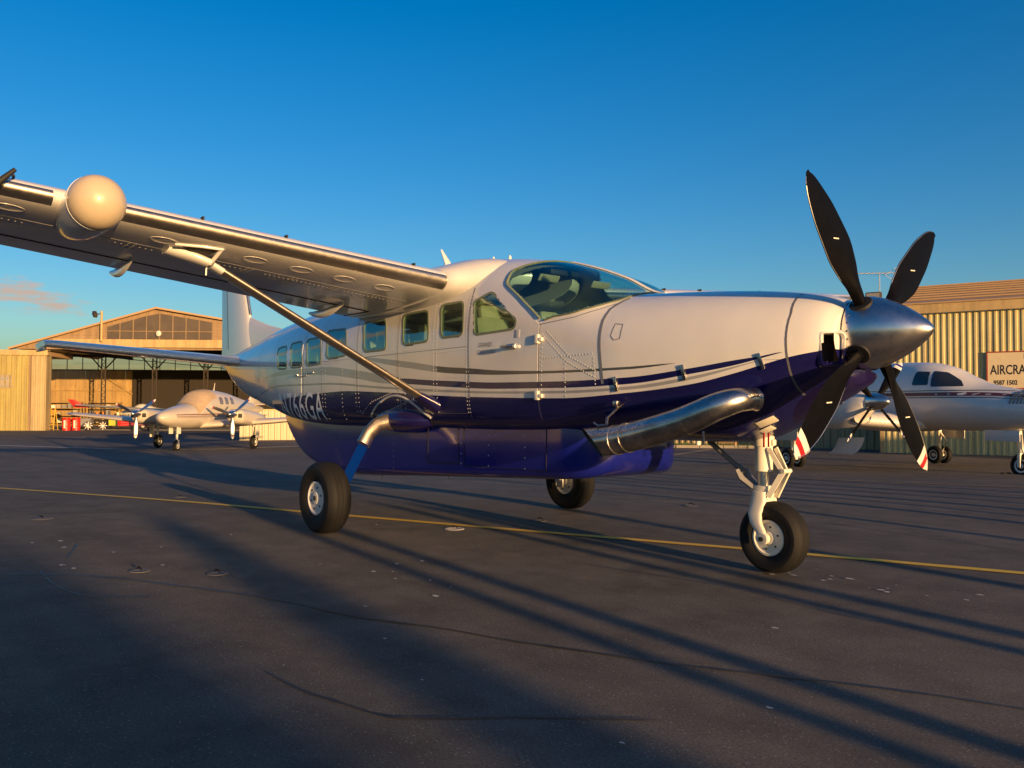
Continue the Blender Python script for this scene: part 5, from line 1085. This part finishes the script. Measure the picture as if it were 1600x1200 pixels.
for x in (-.52, .52):
    b = MB(); n = 28; b.tube([(x+.33*math.cos(2*math.pi*k/n), 0, .34+.33*math.sin(2*math.pi*k/n)) for k in range(n+1)], .02, n=6, up=(0, 1, 0)); w = b.build('wheel', M['rubber'], e)
    for k in range(8): q = MB(); q.bar((x, 0, .34), (x+.32*math.cos(k*.785), 0, .34+.32*math.sin(k*.785)), .008); q.build('spoke', M['alu'], w)
b = MB(); b.tube([(-.52, 0, .34), (-.12, 0, .30), (-.22, 0, .82)], .018, n=8); b.tube([(-.12, 0, .30), (.38, 0, .80), (-.2, 0, .76), (-.52, 0, .34)], .018, n=8); b.tube([(.52, 0, .34), (.36, 0, .92)], .018, n=8); b.build('frame', M['iron'], e)
b = MB(); b.box((-.23, 0, .87), (.24, .13, .05), bev=.02); b.build('saddle', M['rubber'], e); b = MB(); b.tube([(.30, -.25, .95), (.37, 0, .95), (.30, .25, .95)], .015, n=8); b.build('handlebar', M['iron'], e)
def cart(u, v, m, label, h=.85, w=1.2):
    e = empty('tool_cart', at_h(u, v), HA); tag(e, label, 'cart', 'carts inside the hangar'); b = MB(); b.box((0, 0, h*.62), (w, .55, h*.55), bev=.03); bd = b.build('cabinet', m, e)
    for k in range(3): b = MB(); b.box((0, -.285, h*(.44+.17*k)), (w*.9, .02, h*.14)); dr = b.build('drawer', m, e); q = MB(); q.bar((-w*.3, -.305, h*(.44+.17*k)), (w*.3, -.305, h*(.44+.17*k)), .025); q.build('handle', M['alu'], dr)
    for x in (-w*.4, w*.4):
        for y in (-.2, .2): b = MB(); b.lathe([(.10, -.03), (.10, .03)], (x, y, .10), (0, 1, 0), 16); b.build('castor', M['rubber'], e)
cart(5.2, 1.2, M['red2'], 'red tool cart in the middle of the hangar mouth', .95, 1.3); cart(6.6, .4, mat('maroon_enamel', (.22, .03, .035), .5), 'maroon tool cart by the propeller of the twin-engine aircraft', 1.05, 1.5); cart(3.9, 2.2, mat('lime_enamel', (.45, .48, .03), .5), 'lime yellow service cart behind the bicycle', .9, .9)
cart(1.9, 1.6, M['grey'], 'grey tool cart behind the red drums', 1.0, .9); cart(8.3, 2.2, M['iron'], 'dark workshop cart deep in the hangar', 1.1, 1.4)
def shelf(u, w, label):
    e = empty('storage_rack', at_h(u, D_-1.2), HA); tag(e, label, 'rack', 'racks along the hangar rear wall')
    for x in (-w/2, w/2):
        for y in (-.3, .3): b = MB(); b.bar((x, y, 0), (x, y, 2.3), .07); b.build('post', M['ply'], e)
    for z in (.3, 1.0, 1.65, 2.25): b = MB(); b.box((0, 0, z), (w, .62, .05)); b.build('shelf', M['ply'], e)
    for k in range(int(w/.5)):
        for z in (.33, 1.03, 1.68):
            if random.random() < .75: h = random.uniform(.25, .5); b = MB(); b.box((-w/2+.3+k*.5, 0, z+h/2), (random.uniform(.25, .42), .4, h)); b.build('carton', random.choice([M['cream'], M['leather'], M['orange_box'], M['grey']]), e)
M['orange_box'] = mat('orange_carton', (.45, .20, .05), .8)
shelf(-5.8, 3.4, 'loaded storage rack at the left of the hangar rear wall'); shelf(-2.0, 3.0, 'loaded storage rack next to the lattice column')
# small aircraft just inside
LT = empty('light_aircraft', at_h(3.2, 4.2), HA + R(12)); tag(LT, 'small aircraft with white wing and red tail half hidden in the hangar', 'aircraft')
b = MB(); body(b, [(-3.2, .08, 1.35, 1.15, 2.0), (-1, .40, 1.55, .85, 2.2), (.6, .52, 1.9, .75, 2.3), (1.6, .48, 1.45, .75, 2.2), (2.4, .30, 1.3, .85, 2.0)], 28, 40); o = b.build('fuselage', M['white2'], LT, smooth=60); o.rotation_euler = (0, 0, R(150)); o.location = (2.2, 1.5, .2)
b = MB(); b.loft([[(u, -x*c+c*.4, z+(fcam(x)+sg*fth(x)*.15)*c) for x, sg in FOIL] for u, c, z in ((-3.1, .9, 1.95), (-2.9, 1.25, 1.93), (0, 1.5, 1.75), (2.6, 1.55, 1.55))]); b.build('wing', M['white2'], LT, smooth=45)
b = MB(); b.loft([[(u, -x*c+c*.4, z+(fcam(x)+sg*fth(x)*.17)*c) for x, sg in FOIL] for u, c, z in ((2.3, 1.57, 1.57), (4.2, 1.6, 1.46))]); b.build('wing_root', mat('blue_paint', (.05, .16, .42), .35), LT, smooth=45)
b = MB(); b.loft([[(-2.9+xo-x*c, .2+sg*fth(x)*.1*c, z) for x, sg in FOIL] for z, xo, c in ((1.75, .75, 1.1), (2.15, .1, .75), (2.42, -.35, .5))]); b.build('fin', M['red'], LT, smooth=45)
for x, y in ((-.6, 0), (1.4, -.6), (1.9, 1.0)):
    b = MB(); b.tube([(x, y, 1.5), (x, y, .25)], .04, n=8); b.build('gear_leg', M['iron'], LT); small_wheel(LT, (x, y, .2), .2, .14, M['cream'])
# ---- low ribbed wall, kerb, grass and posts beyond
FW = empty('ribbed_fence', (-37.4, 13.0, g(-37.4, 13)), math.atan2(1.0, .35)); tag(FW, 'low pale ribbed steel fence behind the twin-engine aircraft', 'fence')
b = MB(); ribbed(b, 0, 26, 0, 1.62, .33, .05); b.build('sheet', mat('pale_fence_steel', (.44, .36, .23), .5, noise=.08), FW, smooth=0)
b = MB(); b.box((13, .04, 1.66), (26, .1, .08)); b.build('cap_rail', M['shed_trim'], FW)
M['grass'] = mat('grass_blades', (.045, .085, .018), .8, noise=.3, nscale=2)
b = MB(); P = [(-26, 22.0), (-17.0, 25.2), (-14.2, 28.0), (-15.5, 33), (-34, 33)]; b.add([(x, y, g(x, y)+.03) for x, y in P], [(0, 1, 2, 3, 4)]); tag(b.build('verge', mat('verge_soil', (.06, .07, .025), .9, noise=.3), None, smooth=0), 'green verge', kind='structure')
b = MB()
for k in range(5200):
    x, y = random.uniform(-27, -14.5), random.uniform(23.5, 32)
    if y < 22.3+(x+26)*.34+.6 or x > -14.3-(y-28)*.25: continue
    z = g(x, y)+.03; a = random.uniform(0, 6.28); h = random.uniform(.06, .20); dx, dy = math.cos(a)*.02, math.sin(a)*.02; b.add([(x-dx, y-dy, z), (x+dx, y+dy, z), (x+random.uniform(-.06, .06), y+random.uniform(-.06, .06), z+h)], [(0, 1, 2)])
tag(b.build('grass', M['grass'], None, smooth=0), 'short green grass on the verge beyond the apron', 'grass', kind='stuff')
kp = [(-26.2, 21.8), (-17.1, 24.95), (-14.1, 27.9)]
for a, e in zip(kp[:-1], kp[1:]):
    L_ = math.dist(a, e); n = int(L_/.9)
    if a == kp[0]: KB = empty('concrete_kerb', (0, 0, 0)); tag(KB, 'pale concrete kerb edging the green verge', 'kerb')
    for i in range(n):
        f0, f1 = i/n, (i+.97)/n; p = [a[k]+(e[k]-a[k])*f0 for k in (0, 1)]; q = [a[k]+(e[k]-a[k])*f1 for k in (0, 1)]; b = MB(); b.bar((p[0], p[1], g(*p)+.05), (q[0], q[1], g(*q)+.05), .16, .16); b.build('kerb_stone', M['conc'], KB, smooth=0)
HY = empty('fire_hydrant', (-16.6, 25.9, g(-16.6, 25.9)+.02)); tag(HY, 'short cream capped hydrant post on the kerb beneath the aircraft nose', 'hydrant')
b = MB(); b.lathe([(.16, 0), (.16, .05), (.11, .06), (.11, .75), (.15, .77), (.15, .82), (.0, .90)], (0, 0, 0), (0, 0, 1), 24); b.build('barrel', M['cream'], HY)
b = MB(); b.lathe([(.22, .84), (.24, .90), (.20, .97), (.0, 1.0)], (0, 0, 0), (0, 0, 1), 24); b.build('cap', M['cream'], HY)
b = MB(); b.lathe([(.05, .1), (.06, .17)], (0, 0, .6), (.6, -.8, 0), 14); b.build('outlet', M['grey'], HY)
MK = empty('marker_post', (-15.3, 26.9, g(-15.3, 26.9))); tag(MK, 'thin orange marker post on the verge beneath the aircraft nose', 'post')
b = MB(); b.tube([(0, 0, 0), (0, 0, .95)], .05, n=10); b.build('post', M['orange_line'], MK); b = MB(); b.lathe([(.055, 0), (.055, .12)], (0, 0, .75), (0, 0, 1), 10); b.build('band', M['cream'], MK)
M['tiedisc'] = mat('weathered_plate', (.13, .12, .11), .7, noise=.25, nscale=12)
# ---- tie-down points and paint scraps on the apron
for (x, y, r_, lab) in ((.60, -.52, .17, 'white painted tie-down point just past the yellow line under the belly'), (.67, .65, .13, 'dull tie-down point behind the yellow line near the far main wheel'), (-3.01, -3.72, .20, 'grey tie-down point near the left picture edge below the yellow line'),
                        (.96, -3.85, .13, 'pale tie-down point in the shaded left foreground'), (1.45, -3.42, .13, 'dull tie-down point right of the pale one in the left foreground'), (.76, 3.28, .16, 'dull tie-down point between far main wheel and nose wheel'), (-4.6, -1.6, .14, 'dark tie-down point left of the near main wheel')):
    e = empty('tie_down_point', (x, y, g(x, y)+.004)); tag(e, lab, 'tie-down')
    b = MB(); r_ *= .62; b.lathe([(r_, 0), (r_*.96, .004), (r_*.45, .005), (r_*.40, .002), (.0, .003)], (0, 0, 0), (0, 0, 1), 28); b.build('plate', M['white_line'] if 'white' in lab else M['tiedisc'], e)
    b = MB(); n = 16; b.tube([(.045*math.cos(2*math.pi*k/n), .0, .012+.02*abs(math.sin(2*math.pi*k/n))) for k in range(n+1)], .006, n=6, up=(0, 1, 0)); b.build('ring', M['iron'], e)
b = MB()
for k in range(46):
    x, y, r_ = random.choice([(random.uniform(-1, 6), random.uniform(-4.6, -.8), .02), (random.gauss(2.6, .5), random.gauss(-2.3, .25), .035), (random.gauss(4.9, .4), random.gauss(.15, .12), .03), (random.gauss(-.2, .5), random.gauss(-3.9, .25), .04)]); r_ *= random.uniform(.25, 1.0)
    n = 7; b.add([(x+r_*random.uniform(.5, 1.6)*math.cos(2*math.pi*q/n), y+r_*random.uniform(.4, .9)*math.sin(2*math.pi*q/n), g(x, y)+.006) for q in range(n)], [tuple(range(n))])
tag(b.build('paint_scraps', M['white_line'], None, smooth=0), 'tiny scraps of worn white paint on the apron', 'paint', kind='stuff')
# ================================================================== unseen objects placed to throw the long shadows and for tail reflections
def hall(name, x, y, w, d, h, rz, m, label, cat='building'):
    e = empty(name, (x, y, 0), rz); tag(e, label, cat); b = MB(); b.box((0, 0, h/2), (w, d, h)); b.build('wall', m, e)
    b = MB(); b.add([(-w/2-.3, -d/2-.3, h), (w/2+.3, -d/2-.3, h), (w/2+.3, 0, h+d*.05), (-w/2-.3, 0, h+d*.05), (w/2+.3, d/2+.3, h), (-w/2-.3, d/2+.3, h)], [(0, 1, 2, 3), (3, 2, 4, 5), (0, 3, 5), (1, 4, 2)]); b.build('roof', M['roof'], e, smooth=0)
    for k in range(int(w/4)):
        b = MB(); b.box((-w/2+2+k*4, -d/2-.03, h*.42), (2.6, .06, h*.8)); b.build('door', M['shed2'], e)
    return e
def conifer(x, y, h, r_, label):
    e = empty('conifer', (x, y, 0)); tag(e, label, 'tree', 'conifers behind the apron'); b = MB(); b.tube([(0, 0, 0), (0, 0, h*.9)], [.16, .03], n=10); b.build('trunk', M['boards'], e); b = MB()
    for k in range(1500):
        f = random.random()**.75; z = h*(.08+.92*f); rr = r_*(1-f)**.8*random.uniform(.35, 1.08)+.03; a = random.uniform(0, 6.283); c = V(rr*math.cos(a), rr*math.sin(a), z); d = V(math.cos(a), math.sin(a), -.35)*random.uniform(.12, .30); w = V(-math.sin(a), math.cos(a), 0)*random.uniform(.04, .09); b.add([c-w, c+w, c+d], [(0, 1, 2)])
    b.build('crown', M['grass'], e, smooth=0)
hall('shade_caster_building', 45, -23.0, 8, 26, 4.3, 0, M['shed2'], 'unseen low cream building placed behind the photographer to shade the foreground')  # unseen, added to lay shade over the left foreground
conifer(33, -7.3, 3.7, .75, 'small conifer behind the photographer')
hall('reflection_hangar', -48, -46, 30, 12, 6.0, R(62), M['shed'], 'unseen tan hangar placed on the left to be mirrored in the tail')  # unseen, added so the glossy tail has something to reflect
def shadow_post(x, y, h, r_, label):
    e = empty('shadow_post', (x, y, 0)); tag(e, label, 'post', 'unseen shadow posts behind the photographer'); b = MB(); b.tube([(0, 0, 0), (0, 0, h)], r_, n=10); b.build('post', M['grey'], e); b = MB(); b.lathe([(r_*1.2, 0), (r_*1.2, .04), (.01, .07)], (0, 0, h), (0, 0, 1), 12); b.build('cap', M['grey'], e)
TS = math.tan(-SUN_AZ)
for x, y0, h, r_ in ((17, -2.05, 2.1, .085), (18.5, -2.42, 2.1, .08), (17.5, -.62, 2.0, .07), (19, -.25, 2.1, .09), (18, 1.15, 2.2, .09), (17, 3.55, 2.2, .07), (18, 4.9, 2.3, .09), (19, 5.6, 2.3, .06), (18, 6.3, 2.4, .10), (20, 7.2, 2.4, .07), (18, 8.1, 2.4, .10), (19, 9.4, 2.5, .08)):
    shadow_post(x, y0-(x-4)*TS, h, r_, 'unseen grey post placed behind the photographer to throw a shadow stripe')  # unseen posts added for the thin shadow stripes on the apron
hall('shade_caster_shed', 34, 26, 5, 9, 4.2, 0, M['shed2'], 'unseen low shed placed on the right to shade the corrugated wall')  # unseen, added to keep sun off the foot of the corrugated wall
